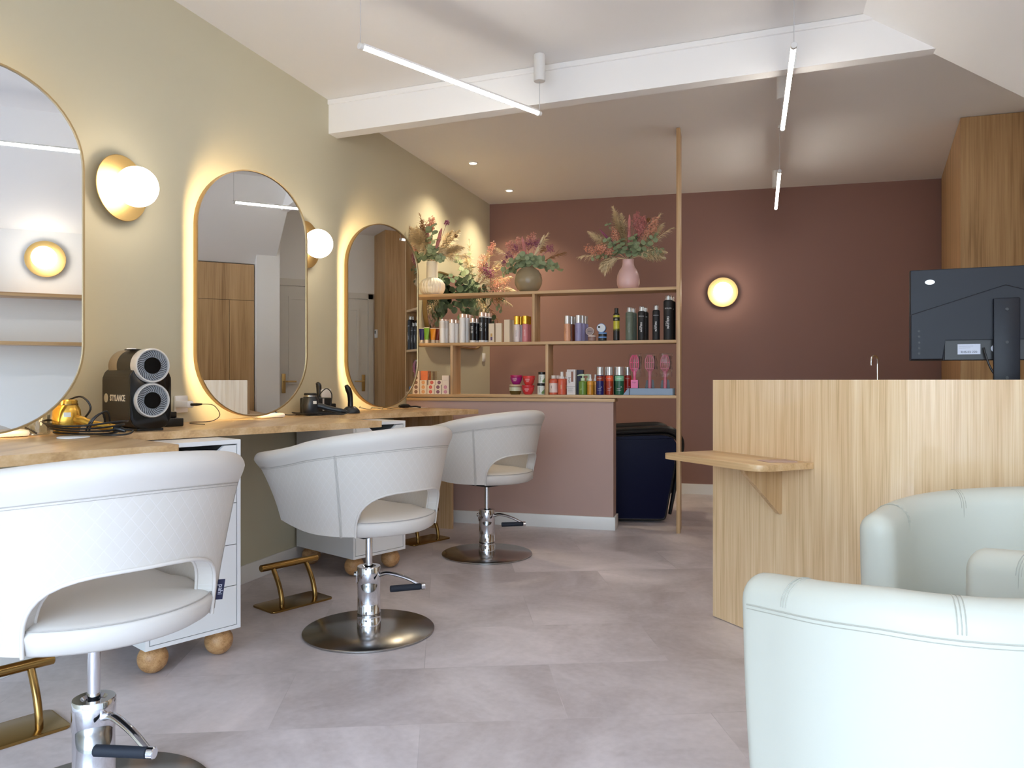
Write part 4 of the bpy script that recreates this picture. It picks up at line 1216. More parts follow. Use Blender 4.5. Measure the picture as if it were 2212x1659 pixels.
def bj(label, x, back, z, r=0.0275):
    t = jar(label, x, back, z, r, 0.082, (228, 230, 222), (16, 16, 18), 0.018, 'white jars with black lids')
    MB().text('UNIQ', 0.016, wrapM(r + 0.0006, 0.034, True, -0.2), extrude=0.0002).build('lettering', pm((60, 64, 62)), t, smooth=0)
    b = MB()
    for i in range(6):
        a0, a1 = 0.35 + i * 0.16, 0.35 + (i + 1) * 0.16
        b.poly([((r + .0005) * math.sin(a0), -(r + .0005) * math.cos(a0), 0.006), ((r + .0005) * math.sin(a1), -(r + .0005) * math.cos(a1), 0.006), ((r + .0005) * math.sin(a1), -(r + .0005) * math.cos(a1), 0.022 + 0.004 * i), ((r + .0005) * math.sin(a0), -(r + .0005) * math.cos(a0), 0.019 + 0.004 * i)])
    b.build('leaf_print', pm((120, 150, 96)), t, smooth=0)
    return t
bj('lower white jar with a black lid beside the divider', 1.050, 0.025, ZL)
bj('upper white jar with a black lid, stacked beside the divider', 1.056, 0.027, ZL + 0.0825, 0.0255)
# --- lower shelf, right bay
GL = 'coloured bottles on the lower shelf'
a = bottle('bottle', 'salmon bottle with a large cream label, first right of the lower divider', 'bottle', 1.142, 0.03, ZL, 0.0305, 0.140, 0.024, (206, 92, 66), (232, 220, 210), cap_r=0.0165, shoulder=0.022, group=GL, band=[(0.016, 0.084, (234, 212, 204))])
MB().text('1', 0.03, wrapM(0.0312, 0.055, False, -0.3), extrude=0.0002).build('lettering', pm((90, 74, 60)), a, smooth=0)
dup(a, shp(1.158, 0.105, ZL), None, 'salmon bottle behind the cream-labelled one')
a = bottle('bottle', 'salmon spray bottle with a white head and a gold 1', 'bottle', 1.204, 0.028, ZL, 0.0305, 0.166, 0.050, (212, 96, 68), (240, 236, 232), cap_r=0.0185, shoulder=0.026, group=GL, pump='spray')
MB().text('1', 0.042, wrapM(0.0311, 0.055), extrude=0.0002).build('lettering', pm((232, 200, 140)), a, smooth=0)
dup(a, shp(1.228, 0.105, ZL), None, 'salmon spray bottle hidden behind the front one')
a = box_item('carton', 'white carton with a large brown 1 and small black print', 'box', 1.273, 0.022, ZL, 0.062, 0.055, 0.182, pm((228, 222, 220), 0.5), 'upright cartons on the lower shelf')
F = rot('X', 90)
MB().text('1', 0.10, tr(0.008, -0.0005, 0.126) @ F, extrude=0.0003, bold=0.003).build('numeral', pm((136, 72, 32)), a, smooth=0)
MB().text('uniq', 0.026, tr(-0.016, -0.0005, 0.105) @ rot('X', 90) @ rot('Z', 90), extrude=0.0003).build('lettering', BLACKM, a, smooth=0)
tb = MB().box(-0.03, 0.03, -0.0008, 0.0, 0.0585, 0.0605)
for k in range(5): tb.box(-0.024, 0.016 - 0.004 * (k % 3), -0.0008, 0.0, 0.048 - 0.007 * k, 0.0495 - 0.007 * k)
tb.text('ALL IN ONE', 0.008, tr(0, -0.0005, 0.171) @ F, extrude=0.0003)
tb.build('small_print', pm((110, 106, 106)), a, smooth=0)
box_item('carton', 'dark navy carton behind the white carton', 'box', 1.318, 0.09, ZL, 0.058, 0.055, 0.180, pm((30, 28, 62), 0.5), 'upright cartons on the lower shelf')
a = bottle('bottle', 'green bottle with a pale green lever pump', 'bottle', 1.357, 0.03, ZL, 0.0300, 0.148, 0.048, (104, 138, 50), (206, 226, 188), cap_r=0.0155, shoulder=0.008, group=GL, pump='lever', texts=[('oil', 0.02, 0.04, False, (190, 214, 140), -0.4)])
dup(a, shp(1.385, 0.105, ZL), None, 'green pump bottle behind the front green one')
a = bottle('bottle', 'amber spray bottle with a white nozzle', 'bottle', 1.412, 0.022, ZL, 0.0225, 0.146, 0.046, (206, 140, 40), (236, 236, 236), cap_r=0.0125, shoulder=0.008, group=GL, pump='spray', band=[(0.072, 0.092, (232, 160, 60))])
dup(a, shp(1.440, 0.085, ZL), None, 'amber spray bottle hidden behind the front amber one')
def zcan(label, x, body, bandc, r=0.0262, back=0.03):
    t = bottle('bottle', label, 'bottle', x, back, ZL, r, 0.200, 0.060, body, None, cap_m=SIL, cap_r=r * 0.90, shoulder=0.004, group='silver-capped bottles on the lower shelf', band=[(0.100, 0.134, bandc)])
    MB().text('equave', r * 0.42, wrapM(r + 0.0008, 0.118), extrude=0.0002).build('lettering', pm((235, 225, 220)), t, smooth=0)
    m = MB().text('hydro', r * 0.36, wrapM(r + 0.0006, 0.046), extrude=0.0002)
    m.text('nutritive', r * 0.30, wrapM(r + 0.0006, 0.034), extrude=0.0002)
    m.text('^', r * 0.9, wrapM(r + 0.0006, 0.052, False, 0.5), extrude=0.0002)
    m.build('lettering', pm((222, 214, 226)), t, smooth=0)
    return t
zcan('silver-capped bottle, blue below with a brown-red band', 1.481, (22, 30, 104), (150, 58, 34), 0.0265)
zcan('silver-capped red-brown bottle with a bright orange band', 1.549, (164, 52, 24), (236, 92, 52), 0.0260)
zcan('silver-capped green bottle with a mint band', 1.619, (14, 84, 58), (128, 196, 156), 0.0325)
zcan('dark red silver-capped bottle behind the blue and orange ones', 1.528, (140, 22, 34), (176, 40, 52), 0.0262, 0.095)
zcan('dark green silver-capped bottle behind the orange and mint ones', 1.596, (10, 66, 62), (60, 120, 110), 0.0262, 0.095)
zcan('red silver-capped bottle behind the mint-banded green one', 1.664, (176, 28, 24), (190, 50, 40), 0.0262, 0.152)
# brush display: tray with three pink brushes in film
ACB = mat('tray_acrylic', (118, 138, 164), 0.3, 0.0)
t = thing('display_tray', 'low grey-blue acrylic tray holding the pink brushes', 'tray', shp(1.845, 0.02, ZL), PR)
MB().prism([(-0.202, 0.0), (-0.158, 0.0), (-0.158, 0.046), (-0.162, 0.048)], 0.0, 0.10, axis='Y').build('sloped_end', ACB, t, smooth=0)
MB().box(-0.151, 0.145, 0.0, 0.004, 0.0, 0.048, bev=0.001).build('front', ACB, t, smooth=0)
MB().box(-0.1575, -0.1515, 0.0, 0.10, 0.0, 0.048).box(0.1455, 0.158, 0.0, 0.10, 0.0, 0.048).build('side', BLACK, t, smooth=0)
MB().box(-0.151, 0.145, 0.0045, 0.10, 0.0, 0.012).build('floor_plate', BLACK, t, smooth=0)
def brush(label, x, col, card=None, dx=0.0):
    t = thing('hair_brush', label, 'brush', shp(x, 0.066, ZL + 0.0130), PR, 'pink vented hair brushes in clear film')
    m = pm(col, 0.4)
    hd = MB()
    for k in range(5):
        u = (k - 2) / 2.0
        hd.tube([(u * 0.010, 0, 0.152), (u * 0.027, -0.012, 0.180), (u * 0.030, -0.016, 0.215), (u * 0.026, -0.013, 0.245), (u * 0.012, -0.004, 0.270)], 0.0038, 6)
    hd.box(-0.030, 0.030, -0.016, -0.010, 0.170, 0.176, bev=0.001).box(-0.031, 0.031, -0.019, -0.013, 0.214, 0.220, bev=0.001)
    hd.build('vented_head', m, t)
    br_ = MB()
    for i in range(11):
        for k in range(3):
            br_.box(0.034 + 0.0006 * i % 0.004, 0.047, -0.008 + 0.006 * k, -0.0068 + 0.006 * k, 0.176 + 0.008 * i, 0.1772 + 0.008 * i)
    br_.box(0.030, 0.035, -0.012, 0.010, 0.170, 0.264, bev=0.001)
    br_.build('bristle_pad', BLACKM, t, smooth=0)
    MB().lathe([(0, 0.002), (0.011, 0.002), (0.013, 0.03), (0.0125, 0.09), (0.010, 0.115), (0.013, 0.14), (0.011, 0.156), (0, 0.158)], 16, close=False).build('handle', m, t)
    MB().prism([(0.012, 0.020), (0.034, 0.026), (0.026, 0.094), (0.010, 0.096)], 0.004, 0.006, axis='Y').build('hang_card', BLACK, t, smooth=0)
    if card:
        MB().box(-0.024, 0.026, -0.0185, -0.0165, 0.028, 0.094, bev=0.0005).build('pink_card', pm((232, 106, 160)), t, smooth=0)
        MB().text('finger', 0.012, tr(0.0, -0.0187, 0.076) @ rot('X', 90), extrude=0.0002).box(-0.023, 0.025, -0.0192, -0.0186, 0.030, 0.036).build('lettering', pm((130, 40, 84)), t, smooth=0)
    else:
        MB().prism([(-0.012, 0.016), (-0.036, 0.018), (-0.026, 0.090), (-0.010, 0.094)], 0.008, 0.010, axis='Y').build('hang_card', BLACK, t, smooth=0)
    # crumpled film bag
    b = MB(); rnd = random.Random(int(x * 1000)); nz, nx_ = 9, 14
    rows = []
    for k in range(nz):
        zz = 0.115 + 0.165 * k / (nz - 1)
        row = []
        for i in range(nx_):
            a = 2 * PI * i / nx_
            row.append(b.bm.verts.new(((0.045 + rnd.uniform(-.006, .006)) * math.cos(a) + 0.004, (0.020 + rnd.uniform(-.004, .004)) * math.sin(a) - 0.002, zz + rnd.uniform(-.004, .004))))
        rows.append(row)
    for p, q in zip(rows, rows[1:]):
        for i in range(nx_): b.bm.faces.new((p[i], p[(i + 1) % nx_], q[(i + 1) % nx_], q[i]))
    b.bm.faces.new(rows[-1])
    b.build('film_bag', FILM, t, smooth=0)
    return t
brush('bright pink vented brush with a pink card, left of the three brushes', 1.722, (232, 92, 138), True)
brush('dusty pink vented brush in film, between the other two brushes', 1.829, (204, 120, 136))
brush('dusty pink vented brush nearest the post', 1.936, (204, 116, 134))

# ------------------------------------------------------------------ vases on the top shelf
def vase(label, x, back, prof, m, rib=0, ribd=0.0, seg=48, cat='vase'):
    t = thing('vase', label, cat, shp(x, back, ZT), PR)
    MB().lathe(prof, seg, close=False, rib=rib, ribd=ribd).build('body', m, t, smooth=70)
    return t
WV = mat('cream_ceramic', (246, 238, 220), 0.55)
t = thing('vase', 'cream ribbed vase with a long neck, left on the top shelf', 'vase', shp(0.178, 0.10, ZT), PR)
MB().lathe([(0.0, 0.0), (0.055, 0.0), (0.080, 0.022), (0.092, 0.055), (0.090, 0.085), (0.072, 0.115), (0.047, 0.131)], 120, close=False, rib=22, ribd=0.10).build('ribbed_body', WV, t, smooth=70)
MB().lathe([(0.046, 0.129), (0.0445, 0.135), (0.0435, 0.258), (0.0415, 0.260), (0.0395, 0.258), (0.0395, 0.14), (0.0, 0.14)], 48, close=False).build('neck', WV, t)
SMOKE = mat('smoky_glass', (172, 156, 126), 0.16, alpha=0.72, spec=0.6)
vase('round smoky glass vase in the middle of the top shelf', 0.937, 0.10, [(0.0, 0.0), (0.055, 0.0), (0.083, 0.025), (0.101, 0.062), (0.104, 0.092), (0.097, 0.130), (0.078, 0.162), (0.052, 0.180), (0.050, 0.186), (0.047, 0.186), (0.049, 0.178), (0.072, 0.158), (0.092, 0.125), (0.098, 0.092), (0.094, 0.062), (0.077, 0.029), (0.05, 0.008), (0, 0.008)], SMOKE)
PV = mat('pink_ceramic', (222, 184, 180), 0.3)
vase('pale pink vase on the top shelf beside the post', 1.673, 0.10, [(0.0, 0.0), (0.058, 0.0), (0.068, 0.006), (0.079, 0.035), (0.081, 0.070), (0.077, 0.105), (0.063, 0.138), (0.048, 0.158), (0.041, 0.180), (0.040, 0.210), (0.042, 0.214), (0.038, 0.214), (0.037, 0.18), (0.0, 0.17)], PV)

# ------------------------------------------------------------------ tools on the desks
DK = DZ1 + 0.0008
# twin-fan machine
SHELL = mat('machine_side', (44, 38, 32), 0.5)
mc = thing('twin_fan_machine', 'black machine with two ringed fan openings standing on the desk between the mirrors', 'appliance', (0.335, 2.395, DK), ANG)
prof_ = rounded([(-0.078, 0.008), (0.078, 0.008), (0.078, 0.245), (-0.078, 0.245)], [0.055, 0.055, 0.05, 0.05])
MB().prism(prof_, -0.26, -0.012, axis='X', bev=0.004).build('side_shell', SHELL, mc, smooth=30)
MB().prism(prof_, -0.0115, 0.0, axis='X', bev=0.004).build('front_panel', mat('machine_front', (8, 8, 12), 0.15), mc, smooth=30)
MB().box(-0.23, -0.005, -0.05, 0.05, 0.0, 0.009).build('foot', BLACK, mc, smooth=0)
QY = rot('Y', 90)
MB().cyl(0.0655, -0.155, -0.03, 48, tr(0, 0, 0.252) @ QY).build('top_barrel', SHELL, mc)
MB().lathe([(0.0, -0.262), (0.05, -0.255), (0.0655, -0.235), (0.0655, -0.1555), (0.0, -0.1555)], 48, tr(0, 0, 0.252) @ QY, close=False).build('rear_barrel', mat('warm_grey', (150, 136, 116), 0.5), mc)
vt = MB()
for k in range(9):
    vt.box(-0.125 + 0.008 * k, -0.121 + 0.008 * k, -0.048, -0.012, 0.3125, 0.3165, M=tr(0, 0, 0))
vt.build('vent', BLACK, mc, smooth=0)
MB().cyl(0.018, 0.316, 0.324, 20, tr(-0.175, 0.0, 0.0), bev=0.002).build('top_knob', WHITE, mc)
RING = pm((226, 222, 218), 0.3, 0.45); FAN = pm((150, 152, 156), 0.5)
for zc, nm in ((0.252, 'upper'), (0.118, 'lower')):
    T = tr(0, 0, zc) @ QY
    x0 = -0.028 if nm == 'upper' else 0.0005
    MB().lathe([(0.058, x0), (0.0665, x0), (0.0675, 0.012), (0.064, 0.019), (0.060, 0.019), (0.058, 0.012)], 56, T, close=False).build('fan_ring', RING, mc)
    fb = MB().lathe([(0.0, 0.0045), (0.058, 0.0045), (0.058, 0.009), (0.031, 0.009), (0.031, 0.0085)], 48, T, close=False)
    fb.build('fan_plate', FAN, mc)
    bl = MB()
    for k in range(34):
        a = 2 * PI * k / 34
        P = []
        for q in range(6):
            rr = 0.034 + 0.022 * q / 5; aa = a + 0.32 * (q / 5) ** 1.3
            P.append((0.0095, rr * math.cos(aa), zc + rr * math.sin(aa)))
        bl.tube(P, 0.0013, 4, smooth=False)
    bl.build('fan_slots', pm((40, 42, 46)), mc)
    MB().cyl(0.0320, 0.009, 0.0145, 40, T, bev=0.001).build('fan_hub', mat('gloss_black', (3, 3, 4), 0.12, spec=0.2), mc)
sd = MB().text('STYLANCE', 0.034, tr(-0.115, -0.0788, 0.125) @ rot('X', 90), extrude=0.0006, bold=0.0006, sx=0.86)
sd.build('lettering', pm((214, 204, 186)), mc, smooth=0)
MB().cyl(0.018, 0.0, 0.0012, 32, tr(-0.222, -0.0782, 0.125) @ rot('X', 90)).build('logo_disc', pm((186, 178, 158)), mc)

def dryer(label, loc, rz, mbody, mcap, ring, group='hair dryers on the desks', hl=0.15):
    """nozzle down / intake up, handle leaning out along +X"""
    t = thing('hair_dryer', label, 'hair dryer', loc, rz, group)
    MB().lathe([(0.0, 0.0), (0.036, 0.0), (0.040, 0.004), (0.045, 0.03), (0.047, 0.055), (0.044, 0.085), (0.036, 0.102), (0.035, 0.104), (0.0, 0.104)], 32, close=False).build('barrel', mbody, t)
    MB().lathe([(0.034, 0.1035), (0.0365, 0.1035), (0.0365, 0.108), (0.034, 0.108)], 32, close=False).build('trim_ring', ring, t)
    MB().lathe([(0.0, 0.106), (0.034, 0.106), (0.0345, 0.118), (0.031, 0.122), (0.026, 0.120), (0.0, 0.119)], 32, close=False, rib=32, ribd=0.03).build('intake', mcap, t)
    MB().tube([(0.030, 0, 0.052), (0.06, 0, 0.048), (0.10, 0, 0.036), (0.03 + hl, 0, 0.022)], [0.021, 0.019, 0.0175, 0.016], 14, flat=0.85).build('handle', mbody, t)
    MB().tube([(0.031 + hl, 0, 0.0215), (0.05 + hl, 0, 0.018), (0.068 + hl, 0, 0.012)], [0.014, 0.011, 0.005], 10).build('strain_relief', BLACK, t)
    lb = MB()
    for a0 in (-62,):
        for i in range(4):
            a, b_ = R(a0 + i * 7), R(a0 + (i + 1) * 7)
            lb.poly([(0.0468 * math.cos(a), 0.0468 * math.sin(a), 0.062), (0.0468 * math.cos(b_), 0.0468 * math.sin(b_), 0.062), (0.0457 * math.cos(b_), 0.0457 * math.sin(b_), 0.078), (0.0457 * math.cos(a), 0.0457 * math.sin(a), 0.078)])
    lb.build('sticker', pm((226, 222, 214)), t, smooth=0)
    return t
GD = mat('gold_dryer', (232, 180, 76), 0.22, 0.75)
gd = dryer('gold hair dryer wrapped in its black cord on the nearest desk', (0.225, 2.115, DK + 0.004), R(8), GD, GD, GOLD, hl=0.165)
lp = []
MBt = MB()
rnd = random.Random(5)
for k in range(4):
    ph = k * 0.5
    P = []
    for i in range(14):
        a = 2 * PI * i / 14
        P.append((0.075 + (0.115 + 0.012 * k) * math.cos(a) , (0.066 + 0.010 * k) * math.sin(a) , 0.005 + 0.0095 * k + (0.003 + 0.004 * k) * (1 + math.sin(a * 2 + ph)) * 0.5))
    MBt.tube(P, 0.0035, 6, closed=True)
MBt.tube([(0.10, -0.03, 0.01), (0.125, -0.035, 0.05), (0.14, 0.0, 0.075), (0.125, 0.035, 0.045), (0.11, 0.045, 0.006)], 0.0035, 6)
MBt.tube([(0.12, -0.04, 0.01), (0.14, -0.04, 0.055), (0.158, 0.0, 0.082), (0.145, 0.035, 0.045), (0.13, 0.05, 0.006)], 0.0035, 6)
MBt.tube([(0.232, 0, 0.018), (0.262, 0.0, 0.016), (0.27, -0.035, 0.006), (0.23, -0.07, 0.004), (0.15, -0.05, 0.005)], 0.0035, 6)
MBt.tube([(-0.05, -0.08, 0.006), (-0.08, -0.105, 0.035), (-0.125, -0.112, 0.055), (-0.13, -0.112, 0.066)], 0.0035, 6)
MBt.tube([(-0.02, 0.068, 0.02), (0.035, 0.075, 0.085), (0.01, 0.065, 0.130), (-0.04, 0.06, 0.12), (-0.105, 0.055, 0.085)], 0.0035, 6)
MBt.build('cord', CORD, gd)
cst = MB().cyl(0.05, 0.0, 0.004, 36, bev=0.001).build('coaster', WHITE, None, (0.36, 2.02, DK))
tag(cst, 'thin white disc under the gold dryer cord at the front of the desk', 'coaster')
gj = thing('glass_jar', 'small clear glass jar beside the nearest mirror', 'jar', (0.100, 2.105, DK))
MB().lathe([(0.0, 0.0), (0.036, 0.0), (0.040, 0.004), (0.040, 0.07), (0.039, 0.07), (0.037, 0.006), (0.0, 0.005)], 32, close=False).build('body', CLEAR, gj)
dv_ = thing('white_device', 'white rounded device lying under the nearest mirror', 'device', (0.098, 1.970, DK), ANG)
MB().box(-0.045, 0.045, -0.075, 0.075, 0.0, 0.024, bev=0.011).build('shell', WHITE, dv_)
MB().box(-0.025, 0.025, -0.055, 0.035, 0.0242, 0.0262, bev=0.0005).build('display', pm((70, 120, 190), 0.2), dv_)
d2 = thing('white_device', 'white rounded device lying under the middle mirror', 'device', (0.130, 3.425, DK), ANG)
MB().box(-0.045, 0.045, -0.075, 0.075, 0.0, 0.024, bev=0.011).build('shell', WHITE, d2)
MB().box(-0.025, 0.025, -0.055, 0.035, 0.0242, 0.0262, bev=0.0005).build('display', pm((90, 150, 215), 0.2), d2)
# wall socket with charger and power blocks
so = thing('wall_socket', 'white wall socket with a charger, right of the twin-fan machine', 'socket', (0.001, 2.93, 0.950))
MB().box(0.0, 0.012, -0.04, 0.04, -0.04, 0.04, bev=0.004).build('plate', WHITE, so)
ad_ = thing('charger_plug', 'white charger with a black cable in the wall socket', 'charger', (0.0135, 2.90, 0.950))
MB().box(0.0, 0.075, -0.022, 0.022, -0.016, 0.016, bev=0.007).build('body', WHITE, ad_)
MB().tube([(0.074, 0.0, 0.0), (0.10, 0.01, 0.0), (0.125, 0.015, 0.002)], [0.006, 0.007, 0.0035], 8).build('cable_plug', BLACK, ad_)
MB().tube([(0.125, 0.015, 0.002), (0.16, 0.05, -0.005), (0.17, 0.08, -0.05), (0.14, 0.06, -0.078), (0.09, 0.0, -0.081), (0.15, -0.09, -0.081), (0.26, -0.13, -0.081)], 0.0018, 6).build('cable', CORD, ad_)
pb = thing('power_block', 'stacked black power adapters at the foot of the wall by the twin-fan machine', 'adapter', (0.17, 2.66, DK), ANG)
MB().box(-0.05, 0.05, -0.05, 0.05, 0.0, 0.035, bev=0.004).build('block', BLACK, pb)
MB().box(-0.035, 0.03, -0.03, 0.03, 0.0355, 0.062, bev=0.004).build('block', BLACK, pb)
MB().box(-0.055, -0.015, -0.02, 0.02, 0.0625, 0.084, bev=0.004).build('plug', BLACK, pb)
# black tools on the middle/far desk
BD = mat('black_dryer', (30, 34, 40), 0.35)
bd_ = dryer('black hair dryer with its cord on the desk between the middle and farthest mirrors', (0.195, 3.715, DK + 0.003), R(24), BD, BLACKM, pm((214, 208, 200), 0.2, 0.9), hl=0.14)
c = MB()
for k in range(3):
    P = [(0.06 + (0.125 + 0.015 * k) * math.cos(2 * PI * i / 12), -0.015 + (0.062 + 0.012 * k) * math.sin(2 * PI * i / 12), 0.004 + 0.004 * k + 0.003 * math.sin(2 * i + k)) for i in range(12)]
    c.tube(P, 0.0032, 6, closed=True)
c.tube([(0.02, 0.05, 0.01), (0.03, 0.07, 0.09), (0.075, 0.075, 0.145), (0.11, 0.06, 0.11), (0.10, 0.03, 0.02)], 0.0032, 6)
c.tube([(-0.05, -0.03, 0.004), (-0.12, -0.06, 0.004), (-0.19, -0.03, 0.022)], 0.0032, 6)
c.build('cord', CORD, bd_)
MB().box(-0.012, 0.012, -0.02, 0.03, 0.0, 0.03, bev=0.003, M=tr(-0.02, 0.0, 0.0)).build('plug', BLACK, bd_) if False else None
cs = thing('clipper_dock', 'black charging dock full of clippers beside the black dryer', 'dock', (0.115, 3.90, DK), ANG)
MB().box(-0.055, 0.055, -0.075, 0.075, 0.0, 0.095, bev=0.008).build('dock', BLACK, cs)
MB().box(-0.03, 0.03, 0.076, 0.12, 0.0, 0.06, bev=0.006).build('side_block', BLACK, cs)
MB().tube([(0.0, 0.02, 0.096), (0.0, 0.02, 0.13), (0.0, 0.018, 0.165), (0.0, 0.008, 0.18)], [0.017, 0.017, 0.019, 0.012], 12, flat=0.8).build('clipper', BLACK, cs)
MB().box(0.0562, 0.0575, 0.005, 0.016, 0.02, 0.09).build('silver_trim', SIL, cs, smooth=0)
MB().tube([(0.018, 0.022, 0.100), (0.0185, 0.022, 0.14)], 0.003, 6).build('silver_trim', SIL, cs)
cl = thing('hair_clipper', 'curved black hair clipper upright in its stand left of the farthest mirror', 'clipper', (0.255, 4.055, DK), ANG)
MB().lathe([(0.0, 0.0), (0.052, 0.0), (0.054, 0.006), (0.050, 0.018), (0.036, 0.032), (0.026, 0.040), (0.0, 0.042)], 32, close=False).build('stand', BD, cl)
MB().tube([(0.0, -0.004, 0.035), (0.0, -0.004, 0.07), (0.0, -0.008, 0.11), (0.0, -0.020, 0.142), (0.0, -0.035, 0.165)], [0.019, 0.017, 0.0185, 0.020, 0.012], 16, flat=0.85).build('body', BLACK, cl)
MB().tube([(0.015, -0.012, 0.125), (0.014, -0.024, 0.15), (0.008, -0.033, 0.164)], 0.003, 6).build('silver_trim', SIL, cl)
so2 = thing('wall_socket', 'white wall socket behind the black tools', 'socket', (0.001, 4.19, 0.968))
MB().box(0.0, 0.012, -0.075, 0.045, -0.04, 0.04, bev=0.004).build('plate', WHITE, so2)
tr_ = thing('trimmer', 'small black trimmer with a coiled cord under the farthest mirror', 'trimmer', (0.215, 4.86, DK), R(70))
MB().tube([(-0.05, 0, 0.016), (-0.01, 0, 0.018), (0.03, 0, 0.016), (0.055, 0, 0.012)], [0.010, 0.016, 0.014, 0.006], 12).build('body', BLACK, tr_)
c = MB()
c.tube([(-0.05, 0, 0.012), (-0.09, 0.02, 0.003), (-0.13, 0.0, 0.003), (-0.17, 0.03, 0.010), (-0.21, 0.0, 0.003), (-0.26, 0.04, 0.012), (-0.31, 0.01, 0.003), (-0.36, 0.05, 0.015), (-0.33, 0.08, 0.02)], 0.0022, 6)
c.tube([(0.05, 0, 0.010), (0.09, -0.02, 0.012), (0.11, -0.04, 0.006), (0.13, -0.02, 0.008)], 0.006, 6)
c.build('cord', CORD, tr_)
pa = MB().prism([(0.16, 5.00), (0.28, 4.96), (0.30, 5.06), (0.18, 5.10)], DK, DK + 0.0012).build('paper', WHITE, None, smooth=0)
tag(pa, 'white sheet of paper at the far end of the desks', 'paper')
# ------------------------------------------------------------------ dried flowers
def leafmat(name, a, b, rough=0.6):
    m = mat(name, a, rough)
    N, L, B = nodes(m)
    tc = N.new('ShaderNodeTexCoord'); n = N.new('ShaderNodeTexNoise'); n.inputs['Scale'].default_value = 22
    L.new(tc.outputs['Object'], n.inputs['Vector'])
    c = N.new('ShaderNodeMix'); c.data_type = 'RGBA'; c.inputs[6].default_value = rgb(*a); c.inputs[7].default_value = rgb(*b)
    L.new(n.outputs['Fac'], c.inputs[0]); L.new(c.outputs[2], B.inputs['Base Color'])
    return m
PAMPAS = leafmat('pampas_cream', (222, 198, 152), (246, 230, 194))
EUCA = leafmat('eucalyptus_green', (120, 136, 100), (162, 174, 134))
EUCB = leafmat('eucalyptus_dark', (62, 84, 60), (106, 126, 88))
CORAL = leafmat('coral_flower', (224, 150, 122), (236, 184, 156))
ROSE = leafmat('rose_flower', (196, 116, 114), (218, 150, 144))
PLUM = leafmat('plum_flower', (120, 56, 88), (176, 96, 136))
BLUSH = leafmat('blush_flower', (214, 150, 136), (232, 180, 164))
BROWN = leafmat('dried_brown', (120, 78, 44), (176, 128, 80))
STALK = mat('dry_stalk', (150, 128, 84), 0.7)

def bend(base, d, L_, droop, n=8):
    """stem curve from base along d, bending under its weight"""
    P = []; p = Vector(base); v = Vector(d).normalized()
    for i in range(n + 1):
        P.append(p.copy())
        v = (v + Vector((0, 0, -droop / n))).normalized()
        p = p + v * (L_ / n)
    return P
def frame(v):
    v = v.normalized(); u = v.cross(Vector((0, 0, 1)))
    if u.length < 1e-3: u = Vector((1, 0, 0))
    u.normalize(); return u, v.cross(u)
def plume(rnd, P, start, w, blades, m, parent, name='pampas_plume', blade=0.045, wid=0.0022):
    b = MB()
    b.tube(P, 0.0017, 4, smooth=False)
    n = len(P) - 1
    for i in range(blades):
        t = start + (1 - start) * rnd.random() ** 0.9
        k = min(n - 1, int(t * n)); f = t * n - k
        p = P[k].lerp(P[k + 1], f); v = (P[k + 1] - P[k]).normalized()
        u, q = frame(v); a = rnd.uniform(0, 2 * PI)
        e = math.sin(PI * min(1.0, max(0.05, (t - start) / (1 - start) * 0.85 + 0.12)))
        out = (u * math.cos(a) + q * math.sin(a))
        L_ = blade * rnd.uniform(0.6, 1.25) * (0.45 + 0.55 * e)
        d = (out * (w * e) * rnd.uniform(0.4, 1.0) / max(w, 1e-4) * 0.8 + v * 0.8 + Vector((0, 0, -0.25))).normalized()
        t1 = p + out * w * 0.42 * e + d * L_ * 0.50
        t2 = t1 + (d + Vector((0, 0, -0.5)) + out * 0.3).normalized() * L_ * 0.5
        s = d.cross(out).normalized() * wid
        b.poly([p - s * .6, p + s * .6, t1 + s, t1 - s]); b.poly([t1 - s, t1 + s, t2])
    return b.build(name, m, parent, smooth=0, fix=False)
def sprig(rnd, P, start, r, count, m, parent, name='eucalyptus_sprig'):
    b = MB(); b.tube(P, 0.0018, 5, smooth=False)
    n = len(P) - 1
    for i in range(count):
        t = start + (1 - start) * (i + 0.5) / count
        k = min(n - 1, int(t * n)); p = P[k].lerp(P[k + 1], t * n - k); v = (P[k + 1] - P[k]).normalized()
        u, q = frame(v)
        for s in (1, -1):
            a = i * 1.4 + rnd.uniform(-.4, .4)
            out = (u * math.cos(a) + q * math.sin(a)) * s
            nrm = (v * rnd.uniform(0.2, 0.9) + out.cross(v) * rnd.uniform(-.7, .7) + Vector((0, -0.5, 0.3))).normalized()
            e1 = (out - nrm * out.dot(nrm)).normalized(); e2 = nrm.cross(e1)
            rr = r * (1.15 - 0.45 * t) * rnd.uniform(0.8, 1.15)
            c = p + e1 * (rr * 1.05)
            ctr = b.bm.verts.new(c - nrm * rr * 0.12)
            ring = [b.bm.verts.new(c + e1 * rr * math.cos(2 * PI * j / 10) + e2 * rr * 0.92 * math.sin(2 * PI * j / 10)) for j in range(10)]
            for j in range(10): b.bm.faces.new((ctr, ring[j], ring[(j + 1) % 10]))
    return b.build(name, m, parent, smooth=80, fix=False)
def spike(rnd, P, start, r, m, parent, name='flower_spike'):
    """dense celosia-like spike"""
    b = MB(); b.tube(P, 0.0018, 5, smooth=False)
    n = len(P) - 1
    Q = [P[k] for k in range(int(start * n), n + 1)]
    rad = [r * (0.5 + 0.6 * math.sin(PI * (0.15 + 0.8 * i / max(1, len(Q) - 1)))) for i in range(len(Q))]
    rad[-1] = r * 0.25
    b.tube(Q, rad, 9)
    for v in b.bm.verts:
        v.co += Vector((rnd.uniform(-1, 1), rnd.uniform(-1, 1), rnd.uniform(-1, 1))) * r * 0.14
    return b.build(name, m, parent, smooth=30)
